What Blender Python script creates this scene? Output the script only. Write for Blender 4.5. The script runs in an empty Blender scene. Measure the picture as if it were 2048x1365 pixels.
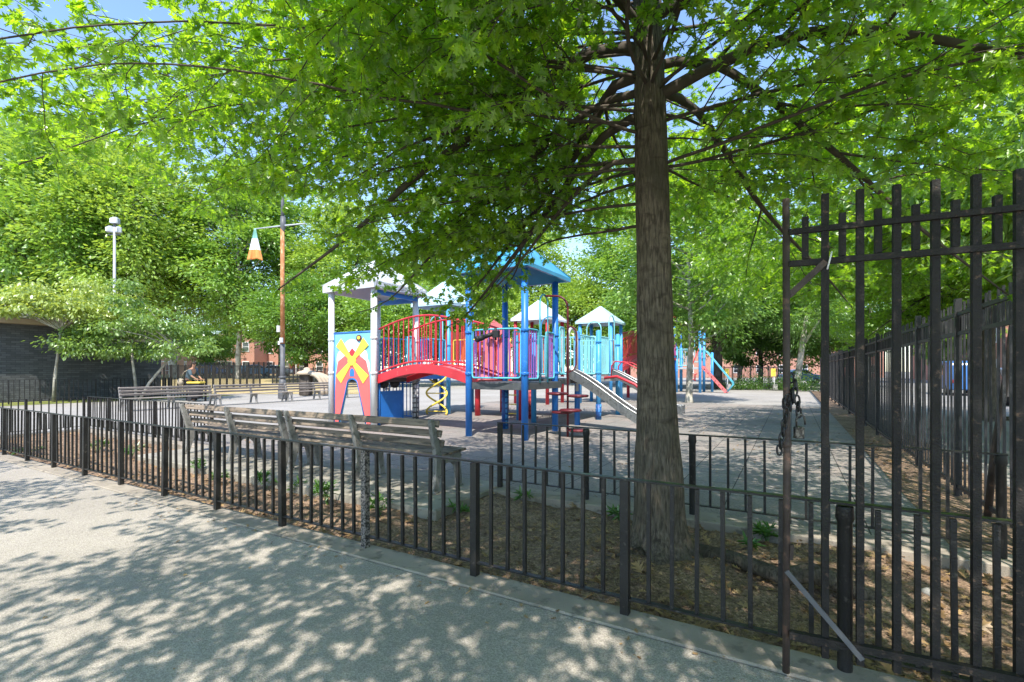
import bpy, math, random
import numpy as np
from mathutils import Vector, Matrix
S = bpy.context.scene
COL = S.collection
R = math.radians
random.seed(7)

# ------------------------------------------------------------------ camera, sky, sun
EYE = 1.6
cam = bpy.data.cameras.new("camera")
cam.sensor_width = 36.0
cam.lens = 969.0 / 2048.0 * 36.0
cam.shift_y = 58.5 / 2048.0
cam.clip_start = 0.05
cam.clip_end = 1500
camo = bpy.data.objects.new("camera", cam)
COL.objects.link(camo)
camo.location = (0, 0, EYE)
camo.rotation_euler = (R(90), 0, R(30))
S.camera = camo

TO_SUN = Vector((0.45, -1.0, 1.55)).normalized()
SUN_EL = math.asin(TO_SUN.z)
SUN_AZ = math.atan2(TO_SUN.x, TO_SUN.y)
w = bpy.data.worlds.new("World")
S.world = w
w.use_nodes = True
nt = w.node_tree
sky = nt.nodes.new("ShaderNodeTexSky")
sky.sky_type = 'NISHITA'
sky.sun_disc = False
sky.sun_elevation = SUN_EL
sky.sun_rotation = SUN_AZ
sky.altitude = 50
sky.air_density = 1.0
sky.dust_density = 0.3
sky.ozone_density = 3.0
bg = nt.nodes["Background"]
nt.links.new(sky.outputs[0], bg.inputs[0])
bg.inputs[1].default_value = 0.15
sun = bpy.data.lights.new("sun", 'SUN')
sun.energy = 3.1
sun.angle = R(0.53)
sun.color = (1.0, 0.95, 0.86)
suno = bpy.data.objects.new("sun", sun)
COL.objects.link(suno)
suno.rotation_euler = (-TO_SUN).to_track_quat('-Z', 'Y').to_euler()
suno.location = TO_SUN * 60
S.view_settings.view_transform = 'Standard'
S.view_settings.look = 'None'
S.view_settings.gamma = 1.0
S.view_settings.exposure = 1.4
S.cycles.max_bounces = 9
S.cycles.diffuse_bounces = 6
S.cycles.transmission_bounces = 6
S.cycles.glossy_bounces = 2

# ------------------------------------------------------------------ helpers
def W(px, d, z=0.0):
    """place in the park frame: photo column and distance ahead of the camera"""
    lat = (px - 1024) / 969.0 * d
    return Vector((-0.5 * d + 0.8660254 * lat, 0.8660254 * d + 0.5 * lat, z))
def P(px, py, d):
    return W(px, d, EYE - (py - 741) / 969.0 * d)

def nodes_of(m):
    m.use_nodes = True
    t = m.node_tree
    return t, t.nodes, t.links, t.nodes["Principled BSDF"]
def setin(b, name, v):
    if name in b.inputs: b.inputs[name].default_value = v
def C4(c): return (c[0], c[1], c[2], 1.0)
def paint(name, col, rough=0.5, var=0.12, scale=3.0, wear=None, wear_amt=0.0, wear_scale=9.0, bump=0.0, bump_scale=60.0, metal=0.0, stretch=(1,1,1), spec=0.4):
    """painted / plain surface: tone drifts slowly, optional worn patches of a second colour, optional bump"""
    m = bpy.data.materials.new(name)
    t, N, L, b = nodes_of(m)
    g = N.new("ShaderNodeNewGeometry")
    mp = N.new("ShaderNodeMapping"); mp.inputs['Scale'].default_value = stretch
    L.new(g.outputs['Position'], mp.inputs['Vector'])
    n1 = N.new("ShaderNodeTexNoise"); n1.inputs['Scale'].default_value = scale; n1.inputs['Detail'].default_value = 6
    L.new(mp.outputs[0], n1.inputs['Vector'])
    r1 = N.new("ShaderNodeValToRGB")
    r1.color_ramp.elements[0].position = 0.3; r1.color_ramp.elements[1].position = 0.7
    r1.color_ramp.elements[0].color = C4([max(0, c * (1 - var)) for c in col])
    r1.color_ramp.elements[1].color = C4([min(1, c * (1 + var)) for c in col])
    L.new(n1.outputs['Fac'], r1.inputs[0])
    out = r1.outputs[0]
    if wear is not None:
        n2 = N.new("ShaderNodeTexNoise"); n2.inputs['Scale'].default_value = wear_scale; n2.inputs['Detail'].default_value = 8; n2.inputs['Roughness'].default_value = 0.65
        L.new(mp.outputs[0], n2.inputs['Vector'])
        r2 = N.new("ShaderNodeValToRGB")
        r2.color_ramp.elements[0].position = 1 - wear_amt - 0.04; r2.color_ramp.elements[1].position = 1 - wear_amt + 0.04
        L.new(n2.outputs['Fac'], r2.inputs[0])
        mx = N.new("ShaderNodeMixRGB"); mx.inputs[2].default_value = C4(wear)
        L.new(r2.outputs[0], mx.inputs[0]); L.new(out, mx.inputs[1])
        out = mx.outputs[0]
    L.new(out, b.inputs['Base Color'])
    b.inputs['Roughness'].default_value = rough
    b.inputs['Metallic'].default_value = metal
    setin(b, 'Specular IOR Level', spec)
    if bump > 0:
        n3 = N.new("ShaderNodeTexNoise"); n3.inputs['Scale'].default_value = bump_scale; n3.inputs['Detail'].default_value = 5
        L.new(mp.outputs[0], n3.inputs['Vector'])
        bp = N.new("ShaderNodeBump"); bp.inputs['Strength'].default_value = bump; bp.inputs['Distance'].default_value = 0.02
        L.new(n3.outputs['Fac'], bp.inputs['Height']); L.new(bp.outputs[0], b.inputs['Normal'])
    return m

def leaf_mat(name, dark, light, trans=0.42, tint=(1.25, 1.2, 0.5), use_obj=False, gloss=0.06):
    m = bpy.data.materials.new(name)
    t, N, L, b = nodes_of(m)
    N.remove(b)
    out = N["Material Output"]
    g = N.new("ShaderNodeNewGeometry")
    r = N.new("ShaderNodeValToRGB")
    r.color_ramp.elements[0].color = C4(dark); r.color_ramp.elements[1].color = C4(light)
    L.new(g.outputs['Random Per Island'], r.inputs[0])
    col = r.outputs[0]
    if use_obj:
        oi = N.new("ShaderNodeObjectInfo")
        mu = N.new("ShaderNodeMixRGB"); mu.blend_type = 'MULTIPLY'; mu.inputs[0].default_value = 1
        L.new(col, mu.inputs[1]); L.new(oi.outputs['Color'], mu.inputs[2]); col = mu.outputs[0]
    di = N.new("ShaderNodeBsdfDiffuse"); L.new(col, di.inputs[0])
    tr = N.new("ShaderNodeBsdfTranslucent")
    mu2 = N.new("ShaderNodeMixRGB"); mu2.blend_type = 'MULTIPLY'; mu2.inputs[0].default_value = 1; mu2.inputs[2].default_value = C4(tint)
    L.new(col, mu2.inputs[1]); L.new(mu2.outputs[0], tr.inputs[0])
    mix = N.new("ShaderNodeMixShader"); mix.inputs[0].default_value = trans
    L.new(di.outputs[0], mix.inputs[1]); L.new(tr.outputs[0], mix.inputs[2])
    gl = N.new("ShaderNodeBsdfGlossy"); gl.inputs['Roughness'].default_value = 0.38; gl.inputs[0].default_value = (1, 1, 1, 1)
    mix2 = N.new("ShaderNodeMixShader"); mix2.inputs[0].default_value = gloss
    L.new(mix.outputs[0], mix2.inputs[1]); L.new(gl.outputs[0], mix2.inputs[2])
    L.new(mix2.outputs[0], out.inputs[0])
    return m

def unit(v):
    v = np.asarray(v, float); n = np.linalg.norm(v)
    return v / n if n > 1e-9 else np.array((0, 0, 1.0))

class MB:
    def __init__(s): s.v = []; s.f = []; s.m = []; s.s = []
    def add(s, vs, fs, mi=0, smooth=False):
        o = len(s.v)
        s.v += [tuple(map(float, p)) for p in vs]
        for f in fs:
            s.f.append([i + o for i in f]); s.m.append(mi); s.s.append(smooth)
        return s
    def box(s, c, d, rz=0.0, mi=0):
        cx, cy, cz = c; x, y, z = d[0] / 2, d[1] / 2, d[2] / 2
        ca, sa = math.cos(rz), math.sin(rz)
        vs = []
        for k in (-z, z):
            for a, b in ((-x, -y), (x, -y), (x, y), (-x, y)):
                vs.append((cx + a * ca - b * sa, cy + a * sa + b * ca, cz + k))
        return s.add(vs, [(3, 2, 1, 0), (4, 5, 6, 7), (0, 1, 5, 4), (1, 2, 6, 5), (2, 3, 7, 6), (3, 0, 4, 7)], mi)
    def bar(s, p, q, wd, ht, up=(0, 0, 1), mi=0):
        p = np.array(p, float); q = np.array(q, float); d = unit(q - p)
        a = np.cross(d, up)
        a = unit(a) if np.linalg.norm(a) > 1e-6 else np.array((1.0, 0, 0))
        b = np.cross(a, d)
        vs = []
        for c in (p, q):
            for i, j in ((-1, -1), (1, -1), (1, 1), (-1, 1)): vs.append(c + a * i * wd / 2 + b * j * ht / 2)
        return s.add(vs, [(3, 2, 1, 0), (4, 5, 6, 7), (0, 1, 5, 4), (1, 2, 6, 5), (2, 3, 7, 6), (3, 0, 4, 7)], mi)
    def tube(s, pts, r, n=10, cap=True, mi=0, smooth=True):
        pts = [np.array(p, float) for p in pts]
        k = len(pts)
        rs = [r] * k if np.isscalar(r) else list(r)
        ref = None; vs = []
        for i in range(k):
            d = unit(pts[min(i + 1, k - 1)] - pts[max(i - 1, 0)])
            if ref is None:
                h = np.array((0, 0, 1.0)) if abs(d[2]) < 0.9 else np.array((1.0, 0, 0))
                ref = unit(np.cross(d, h))
            ref = unit(ref - d * np.dot(ref, d)); b = np.cross(d, ref)
            for j in range(n):
                a = 2 * math.pi * j / n
                vs.append(pts[i] + (ref * math.cos(a) + b * math.sin(a)) * rs[i])
        fs = []
        for i in range(k - 1):
            for j in range(n):
                fs.append((i * n + j, i * n + (j + 1) % n, (i + 1) * n + (j + 1) % n, (i + 1) * n + j))
        s.add(vs, fs, mi, smooth)
        if cap:
            o = len(s.v) - len(vs)
            s.f.append([o + j for j in range(n)][::-1]); s.m.append(mi); s.s.append(False)
            s.f.append([o + (k - 1) * n + j for j in range(n)]); s.m.append(mi); s.s.append(False)
        return s
    def prism(s, poly, org, u, v, depth, mi=0):
        """flat outline poly (in u, v) given a thickness along u x v"""
        org = np.array(org, float); u = np.array(u, float); v = np.array(v, float); n = unit(np.cross(u, v))
        k = len(poly)
        a = [org + u * x + v * y for x, y in poly]
        b = [p + n * depth for p in a]
        fs = [list(range(k))[::-1], [k + i for i in range(k)]]
        fs += [(i, (i + 1) % k, k + (i + 1) % k, k + i) for i in range(k)]
        return s.add(a + b, fs, mi)
    def ball(s, c, r, n=12, mi=0, m2=None):
        r = (r, r, r) if np.isscalar(r) else r
        m2 = m2 or n // 2; vs = []; fs = []
        for i in range(m2 + 1):
            th = math.pi * i / m2
            for j in range(n):
                ph = 2 * math.pi * j / n
                vs.append((c[0] + r[0] * math.sin(th) * math.cos(ph), c[1] + r[1] * math.sin(th) * math.sin(ph), c[2] + r[2] * math.cos(th)))
        for i in range(m2):
            for j in range(n): fs.append((i * n + j, (i + 1) * n + j, (i + 1) * n + (j + 1) % n, i * n + (j + 1) % n))
        return s.add(vs, fs, mi, True)
    def lathe(s, c, prof, n=16, mi=0):
        vs = []; fs = []
        for r, z in prof:
            for j in range(n):
                a = 2 * math.pi * j / n; vs.append((c[0] + r * math.cos(a), c[1] + r * math.sin(a), c[2] + z))
        for i in range(len(prof) - 1):
            for j in range(n): fs.append((i * n + j, i * n + (j + 1) % n, (i + 1) * n + (j + 1) % n, (i + 1) * n + j))
        fs.append([(len(prof) - 1) * n + j for j in range(n)])
        return s.add(vs, fs, mi, True)
    def mesh(s, name, mats, org=(0, 0, 0)):
        me = bpy.data.meshes.new(name)
        o = np.array(org, float)
        me.from_pydata([tuple(np.array(p) - o) for p in s.v], [], s.f)
        mats = mats if isinstance(mats, (list, tuple)) else [mats]
        for m in mats: me.materials.append(m)
        me.polygons.foreach_set("material_index", s.m)
        me.polygons.foreach_set("use_smooth", s.s)
        me.update()
        return me
    def build(s, name, mats, parent=None, org=(0, 0, 0), bevel=0.0):
        ob = bpy.data.objects.new(name, s.mesh(name, mats, org))
        COL.objects.link(ob)
        if parent: ob.parent = parent
        if bevel > 0:
            bv = ob.modifiers.new("bevel", 'BEVEL'); bv.width = bevel; bv.segments = 1; bv.limit_method = 'ANGLE'
        return ob

def fast_mesh(name, verts, loops, starts, mats, smooth=False):
    me = bpy.data.meshes.new(name)
    me.vertices.add(len(verts)); me.vertices.foreach_set("co", np.ascontiguousarray(verts, np.float32).ravel())
    me.loops.add(len(loops)); me.loops.foreach_set("vertex_index", np.ascontiguousarray(loops, np.int32))
    me.polygons.add(len(starts)); me.polygons.foreach_set("loop_start", np.ascontiguousarray(starts, np.int32))
    for m in (mats if isinstance(mats, (list, tuple)) else [mats]): me.materials.append(m)
    me.update(calc_edges=True)
    return me

def tag(o, label=None, cat=None, group=None, kind=None):
    if label: o['label'] = label
    if cat: o['category'] = cat
    if group: o['group'] = group
    if kind: o['kind'] = kind
    return o
def thing(name, label, cat, loc=(0, 0, 0), rz=0.0, group=None):
    o = bpy.data.objects.new(name, None); COL.objects.link(o)
    o.empty_display_size = 0.2
    o.location = loc; o.rotation_euler = (0, 0, rz)
    return tag(o, label, cat, group)
def put(name, me, parent, loc=(0, 0, 0), rot=(0, 0, 0)):
    o = bpy.data.objects.new(name, me); COL.objects.link(o); o.parent = parent; o.location = loc; o.rotation_euler = rot
    return o
def dup(root, loc, rz, label, scale=None):
    def cp(o, par):
        c = o.copy(); COL.objects.link(c)
        if par: c.parent = par
        for ch in o.children: cp(ch, c)
        return c
    c = cp(root, None); c.location = loc; c.rotation_euler = (0, 0, rz); c['label'] = label
    if scale is not None: c.scale = (scale, scale, scale) if np.isscalar(scale) else scale
    return c
def struct(o): o['kind'] = 'structure'; return o

# ------------------------------------------------------------------ materials
M = {}
M['iron'] = paint("black_iron_paint", (0.018, 0.017, 0.016), 0.42, 0.3, 6, (0.075, 0.065, 0.055), 0.36, 22, 0.25, 90)
M['flaked'] = paint("flaking_iron_paint", (0.022, 0.02, 0.018), 0.6, 0.3, 6, (0.24, 0.21, 0.19), 0.5, 55, 0.4, 90)
M['tall_iron'] = paint("weathered_tall_fence_iron", (0.024, 0.024, 0.027), 0.42, 0.3, 6, (0.09, 0.085, 0.08), 0.36, 22, 0.25, 90)
M['gate_iron'] = paint("old_gate_iron", (0.02, 0.0175, 0.0155), 0.6, 0.3, 8, (0.10, 0.065, 0.045), 0.37, 26, 0.35, 110, spec=0.22)
M['rust_iron'] = paint("rusty_gate_iron", (0.06, 0.042, 0.034), 0.6, 0.4, 7, (0.15, 0.085, 0.06), 0.38, 14, 0.3, 110)
M['chain'] = paint("chain_steel", (0.03, 0.03, 0.032), 0.4, 0.3, 30, (0.12, 0.1, 0.08), 0.35, 60, metal=0.5)
M['brass'] = paint("padlock_metal", (0.16, 0.15, 0.13), 0.4, 0.3, 30, (0.05, 0.045, 0.04), 0.5, 50, metal=0.6)
M['concrete'] = paint("weathered_concrete", (0.31, 0.265, 0.215), 0.9, 0.18, 2.5, (0.2, 0.172, 0.14), 0.42, 7, 0.35, 120)
M['pad'] = paint("bench_pad_concrete", (0.29, 0.265, 0.22), 0.9, 0.2, 1.7, (0.19, 0.17, 0.14), 0.42, 5, 0.3, 90)
M['wood'] = paint("weathered_bench_wood", (0.24, 0.185, 0.14), 0.8, 0.35, 5, (0.09, 0.075, 0.06), 0.45, 9, 0.4, 60, stretch=(0.25, 1, 2.5))
M['wood_far'] = paint("weathered_far_bench_wood", (0.30, 0.255, 0.22), 0.8, 0.3, 5, (0.16, 0.13, 0.11), 0.4, 9, 0.2, 60, stretch=(1, 0.3, 2.5))
M['cast'] = paint("grey_cast_iron", (0.23, 0.22, 0.205), 0.65, 0.25, 6, (0.13, 0.12, 0.11), 0.42, 14, 0.25, 80)
M['white'] = paint("white_grey_post_paint", (0.62, 0.62, 0.62), 0.45, 0.06, 2, (0.4, 0.4, 0.4), 0.3, 12)
M['blue'] = paint("blue_post_paint", (0.025, 0.17, 0.55), 0.38, 0.12, 2, (0.08, 0.28, 0.6), 0.34, 8)
M['sky_blue'] = paint("light_blue_post_paint", (0.06, 0.30, 0.62), 0.4, 0.12, 2, (0.16, 0.42, 0.66), 0.36, 8)
M['teal'] = paint("teal_rail_paint", (0.09, 0.42, 0.52), 0.4, 0.12, 3)
M['pale_teal'] = paint("pale_teal_rail_paint", (0.24, 0.60, 0.64), 0.42, 0.1, 3)
M['red'] = paint("red_paint", (0.50, 0.032, 0.045), 0.42, 0.14, 2.5, (0.6, 0.14, 0.13), 0.34, 9)
M['pink'] = paint("faded_red_panel", (0.68, 0.16, 0.16), 0.5, 0.1, 2.5)
M['purple'] = paint("purple_shaded_bar_tone", (0.22, 0.09, 0.38), 0.42, 0.12, 3)  # deep purple puts the shaded look of the railing bars into their colour
M['maroon'] = paint("dark_red_climber_paint", (0.12, 0.016, 0.022), 0.42, 0.2, 5, (0.2, 0.05, 0.04), 0.3, 14)
M['yellow'] = paint("yellow_paint", (0.78, 0.58, 0.08), 0.45, 0.1, 4, (0.8, 0.7, 0.35), 0.3, 12)
M['sail'] = paint("yellow_panel_paint", (0.85, 0.72, 0.07), 0.45, 0.05, 4)
M['panel_sky'] = paint("sky_blue_panel_paint", (0.20, 0.52, 0.70), 0.5, 0.06, 3)
M['panel_white'] = paint("white_panel_paint", (0.78, 0.78, 0.78), 0.5, 0.04, 3)
M['panel_red'] = paint("coral_panel_paint", (0.68, 0.13, 0.12), 0.5, 0.06, 3, (0.72, 0.2, 0.18), 0.3, 6)
M['panel_dark'] = paint("black_panel_line", (0.03, 0.03, 0.03), 0.5)
M['roof_white'] = paint("white_roof_plastic", (0.54, 0.56, 0.58), 0.5, 0.08, 2, (0.40, 0.42, 0.44), 0.36, 6)
M['roof_blue'] = paint("blue_roof_plastic", (0.05, 0.28, 0.46), 0.35, 0.12, 2, (0.15, 0.4, 0.52), 0.36, 6)
M['roof_pale'] = paint("pale_blue_roof_plastic", (0.42, 0.60, 0.68), 0.45, 0.1, 2, (0.55, 0.66, 0.7), 0.4, 6)
M['deck'] = paint("grey_deck_coating", (0.07, 0.075, 0.08), 0.6, 0.2, 4, (0.16, 0.16, 0.165), 0.35, 12, 0.2, 60)
M['steel'] = paint("slide_stainless_steel", (0.30, 0.30, 0.30), 0.34, 0.12, 5, (0.2, 0.2, 0.2), 0.42, 12, metal=0.8)
M['galv'] = paint("galvanised_tube", (0.50, 0.52, 0.53), 0.4, 0.1, 5, metal=0.3)
M['rubber_black'] = paint("black_rubber", (0.02, 0.02, 0.022), 0.6)
M['orange'] = paint("orange_panel", (0.75, 0.24, 0.04), 0.5, 0.1, 3)
M['pole_rust'] = paint("rusty_flagpole_paint", (0.40, 0.155, 0.055), 0.7, 0.3, 3, (0.55, 0.30, 0.16), 0.45, 6, stretch=(1, 1, 0.5))
M['pole_grey'] = paint("dark_grey_pole_paint", (0.10, 0.10, 0.105), 0.5, 0.2, 3)
M['pole_light'] = paint("light_grey_pole", (0.40, 0.42, 0.44), 0.5, 0.1, 3)
M['glass'] = paint("lamp_glass", (0.7, 0.72, 0.74), 0.15)
M['dark_glass'] = paint("car_window_glass", (0.02, 0.025, 0.03), 0.08, spec=0.8)
M['fascia'] = paint("tan_fascia_board", (0.36, 0.27, 0.19), 0.7, 0.12, 1)
M['roof_grey'] = paint("pale_shingle_roof", (0.30, 0.285, 0.27), 0.85, 0.2, 3, (0.22, 0.21, 0.2), 0.4, 12, 0.3, 30)
M['green_paint'] = paint("flag_green_cloth", (0.22, 0.45, 0.38), 0.8)
M['skin'] = paint("skin_tone", (0.36, 0.19, 0.12), 0.55, 0.05)
M['shirt'] = paint("slate_grey_shirt", (0.06, 0.09, 0.105), 0.85, 0.12, 8)
M['trousers'] = paint("black_trousers", (0.012, 0.012, 0.014), 0.85)
M['hair'] = paint("dark_brown_hair", (0.03, 0.02, 0.014), 0.7)
M['tan_bag'] = paint("tan_bag_cloth", (0.34, 0.28, 0.2), 0.85)
M['sculpt'] = paint("tan_sculpture_concrete", (0.45, 0.36, 0.26), 0.8, 0.15, 3)
M['stone'] = paint("pale_grey_stone", (0.36, 0.34, 0.31), 0.9, 0.2, 8, bump=0.6, bump_scale=30)
M['white_sign'] = paint("white_board", (0.7, 0.7, 0.7), 0.5)

def ground_mat(name, c0, c1, grain, c2=None, blot=0.6, rough=0.9, bump=0.3, grit=0.35):
    """aggregate surface: fine grit, slow blotches"""
    m = bpy.data.materials.new(name); t, N, L, b = nodes_of(m)
    g = N.new("ShaderNodeNewGeometry")
    v = N.new("ShaderNodeTexVoronoi"); v.inputs['Scale'].default_value = grain; L.new(g.outputs['Position'], v.inputs['Vector'])
    sp = N.new("ShaderNodeSeparateColor"); L.new(v.outputs['Color'], sp.inputs[0])
    n = N.new("ShaderNodeTexNoise"); n.inputs['Scale'].default_value = blot; n.inputs['Detail'].default_value = 9; n.inputs['Roughness'].default_value = 0.65; L.new(g.outputs['Position'], n.inputs['Vector'])
    r = N.new("ShaderNodeValToRGB"); r.color_ramp.elements[0].position = 0.32; r.color_ramp.elements[1].position = 0.68
    r.color_ramp.elements[0].color = C4(c0); r.color_ramp.elements[1].color = C4(c1)
    L.new(n.outputs['Fac'], r.inputs[0])
    mr = N.new("ShaderNodeMapRange"); mr.inputs['To Min'].default_value = 1 - grit; mr.inputs['To Max'].default_value = 1 + grit
    L.new(sp.outputs[0], mr.inputs['Value'])
    mu = N.new("ShaderNodeVectorMath"); mu.operation = 'SCALE'; L.new(r.outputs[0], mu.inputs[0]); L.new(mr.outputs[0], mu.inputs['Scale'])
    col = mu.outputs[0]
    if c2 is not None:
        n2 = N.new("ShaderNodeTexNoise"); n2.inputs['Scale'].default_value = blot * 5; n2.inputs['Detail'].default_value = 10; n2.inputs['Roughness'].default_value = 0.75; L.new(g.outputs['Position'], n2.inputs['Vector'])
        r2 = N.new("ShaderNodeValToRGB"); r2.color_ramp.elements[0].position = 0.53; r2.color_ramp.elements[1].position = 0.66; L.new(n2.outputs['Fac'], r2.inputs[0])
        mx = N.new("ShaderNodeMixRGB"); mx.inputs[2].default_value = C4(c2); L.new(r2.outputs[0], mx.inputs[0]); L.new(col, mx.inputs[1]); col = mx.outputs[0]
    L.new(col, b.inputs['Base Color']); b.inputs['Roughness'].default_value = rough; setin(b, 'Specular IOR Level', 0.25)
    bp = N.new("ShaderNodeBump"); bp.inputs['Strength'].default_value = bump; bp.inputs['Distance'].default_value = 0.012
    L.new(v.outputs['Distance'], bp.inputs['Height']); L.new(bp.outputs[0], b.inputs['Normal'])
    return m
M['pave'] = ground_mat("pavement_aggregate", (0.30, 0.266, 0.228), (0.392, 0.35, 0.302), 150, None, 0.55, 0.9, 0.35, 0.3)
M['soil'] = ground_mat("bed_soil", (0.165, 0.107, 0.072), (0.32, 0.218, 0.147), 60, (0.115, 0.078, 0.052), 1.3, 0.95, 0.8, 0.45)
M['asphalt'] = ground_mat("pale_worn_asphalt", (0.27, 0.25, 0.225), (0.36, 0.335, 0.31), 40, None, 0.35, 0.9, 0.2, 0.2)
M['street'] = ground_mat("street_asphalt", (0.22, 0.21, 0.2), (0.3, 0.29, 0.28), 30, None, 0.4)
M['dry'] = ground_mat("dry_straw_lawn", (0.36, 0.27, 0.13), (0.48, 0.37, 0.19), 20, (0.2, 0.22, 0.06), 0.4)
M['grassy'] = ground_mat("thin_grass_strip", (0.12, 0.16, 0.035), (0.26, 0.27, 0.07), 30, (0.2, 0.16, 0.1), 0.7)
def rubber_mat():
    m = ground_mat("rubber_safety_tiles", (0.195, 0.178, 0.162), (0.285, 0.26, 0.235), 70, None, 0.5, 0.85, 0.25, 0.25)
    t = m.node_tree; N = t.nodes; L = t.links; b = N["Principled BSDF"]
    src = b.inputs['Base Color'].links[0].from_socket
    g = N.new("ShaderNodeNewGeometry")
    br = N.new("ShaderNodeTexBrick"); br.offset = 0.0; br.inputs['Scale'].default_value = 1.0
    br.inputs['Brick Width'].default_value = 0.68; br.inputs['Row Height'].default_value = 0.68; br.inputs['Mortar Size'].default_value = 0.007
    br.inputs['Color1'].default_value = (0.94, 0.96, 0.97, 1); br.inputs['Color2'].default_value = (1.1, 1.02, 1.0, 1); br.inputs['Mortar'].default_value = (0.22, 0.22, 0.22, 1)
    nz = N.new("ShaderNodeTexNoise"); nz.inputs['Scale'].default_value = 1.5
    L.new(g.outputs['Position'], nz.inputs['Vector'])
    ad = N.new("ShaderNodeVectorMath"); ad.operation = 'MULTIPLY_ADD'; ad.inputs[1].default_value = (0.02, 0.02, 0)
    L.new(nz.outputs['Color'], ad.inputs[0]); L.new(g.outputs['Position'], ad.inputs[2]); L.new(ad.outputs[0], br.inputs['Vector'])
    mu = N.new("ShaderNodeMixRGB"); mu.blend_type = 'MULTIPLY'; mu.inputs[0].default_value = 1
    L.new(src, mu.inputs[1]); L.new(br.outputs['Color'], mu.inputs[2]); L.new(mu.outputs[0], b.inputs['Base Color'])
    return m
M['rubber'] = rubber_mat()
def brick_mat(name, c1, c2, mortar, bw=0.22, rh=0.075, axis='yz'):
    m = bpy.data.materials.new(name); t, N, L, b = nodes_of(m)
    g = N.new("ShaderNodeNewGeometry"); sp = N.new("ShaderNodeSeparateXYZ"); cb = N.new("ShaderNodeCombineXYZ")
    L.new(g.outputs['Position'], sp.inputs[0])
    ad = N.new("ShaderNodeMath"); ad.operation = 'ADD'; L.new(sp.outputs['X'], ad.inputs[0]); L.new(sp.outputs['Y'], ad.inputs[1])
    L.new(ad.outputs[0], cb.inputs['X']); L.new(sp.outputs['Z'], cb.inputs['Y'])
    br = N.new("ShaderNodeTexBrick"); br.inputs['Scale'].default_value = 1; br.inputs['Brick Width'].default_value = bw; br.inputs['Row Height'].default_value = rh; br.inputs['Mortar Size'].default_value = 0.008
    br.inputs['Color1'].default_value = C4(c1); br.inputs['Color2'].default_value = C4(c2); br.inputs['Mortar'].default_value = C4(mortar)
    L.new(cb.outputs[0], br.inputs['Vector']); L.new(br.outputs['Color'], b.inputs['Base Color'])
    bp = N.new("ShaderNodeBump"); bp.inputs['Strength'].default_value = 0.5; bp.inputs['Distance'].default_value = 0.01; bp.invert = True
    L.new(br.outputs['Fac'], bp.inputs['Height']); L.new(bp.outputs[0], b.inputs['Normal']); b.inputs['Roughness'].default_value = 0.8
    return m
M['dark_brick'] = brick_mat("dark_painted_brick", (0.055, 0.058, 0.06), (0.10, 0.104, 0.106), (0.035, 0.037, 0.038), 0.34, 0.11)
M['red_brick'] = brick_mat("red_house_brick", (0.38, 0.14, 0.085), (0.46, 0.19, 0.12), (0.4, 0.34, 0.3))
M['pink_brick'] = brick_mat("orange_house_brick", (0.52, 0.26, 0.17), (0.58, 0.31, 0.21), (0.5, 0.42, 0.36))
def mesh_post_mat(name, dark, light):
    m = bpy.data.materials.new(name); t, N, L, b = nodes_of(m)
    tc = N.new("ShaderNodeNewGeometry"); mp = N.new("ShaderNodeMapping"); mp.inputs['Scale'].default_value = (15, 15, 6.5); L.new(tc.outputs['Position'], mp.inputs['Vector'])
    v = N.new("ShaderNodeTexVoronoi"); v.feature = 'DISTANCE_TO_EDGE'; v.inputs['Randomness'].default_value = 0.25; v.inputs['Scale'].default_value = 1; L.new(mp.outputs[0], v.inputs['Vector'])
    r = N.new("ShaderNodeValToRGB"); r.color_ramp.elements[0].position = 0.13; r.color_ramp.elements[1].position = 0.2
    r.color_ramp.elements[0].color = C4(dark); r.color_ramp.elements[1].color = C4(light)
    L.new(v.outputs['Distance'], r.inputs[0]); L.new(r.outputs[0], b.inputs['Base Color']); b.inputs['Roughness'].default_value = 0.5
    return m
M['blue_mesh'] = mesh_post_mat("blue_perforated_sleeve", (0.012, 0.07, 0.26), (0.07, 0.30, 0.66))
M['red_mesh'] = mesh_post_mat("red_perforated_sleeve", (0.2, 0.015, 0.02), (0.66, 0.12, 0.11))
M['white_mesh'] = mesh_post_mat("grey_perforated_sleeve", (0.10, 0.10, 0.11), (0.66, 0.66, 0.66))
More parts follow.
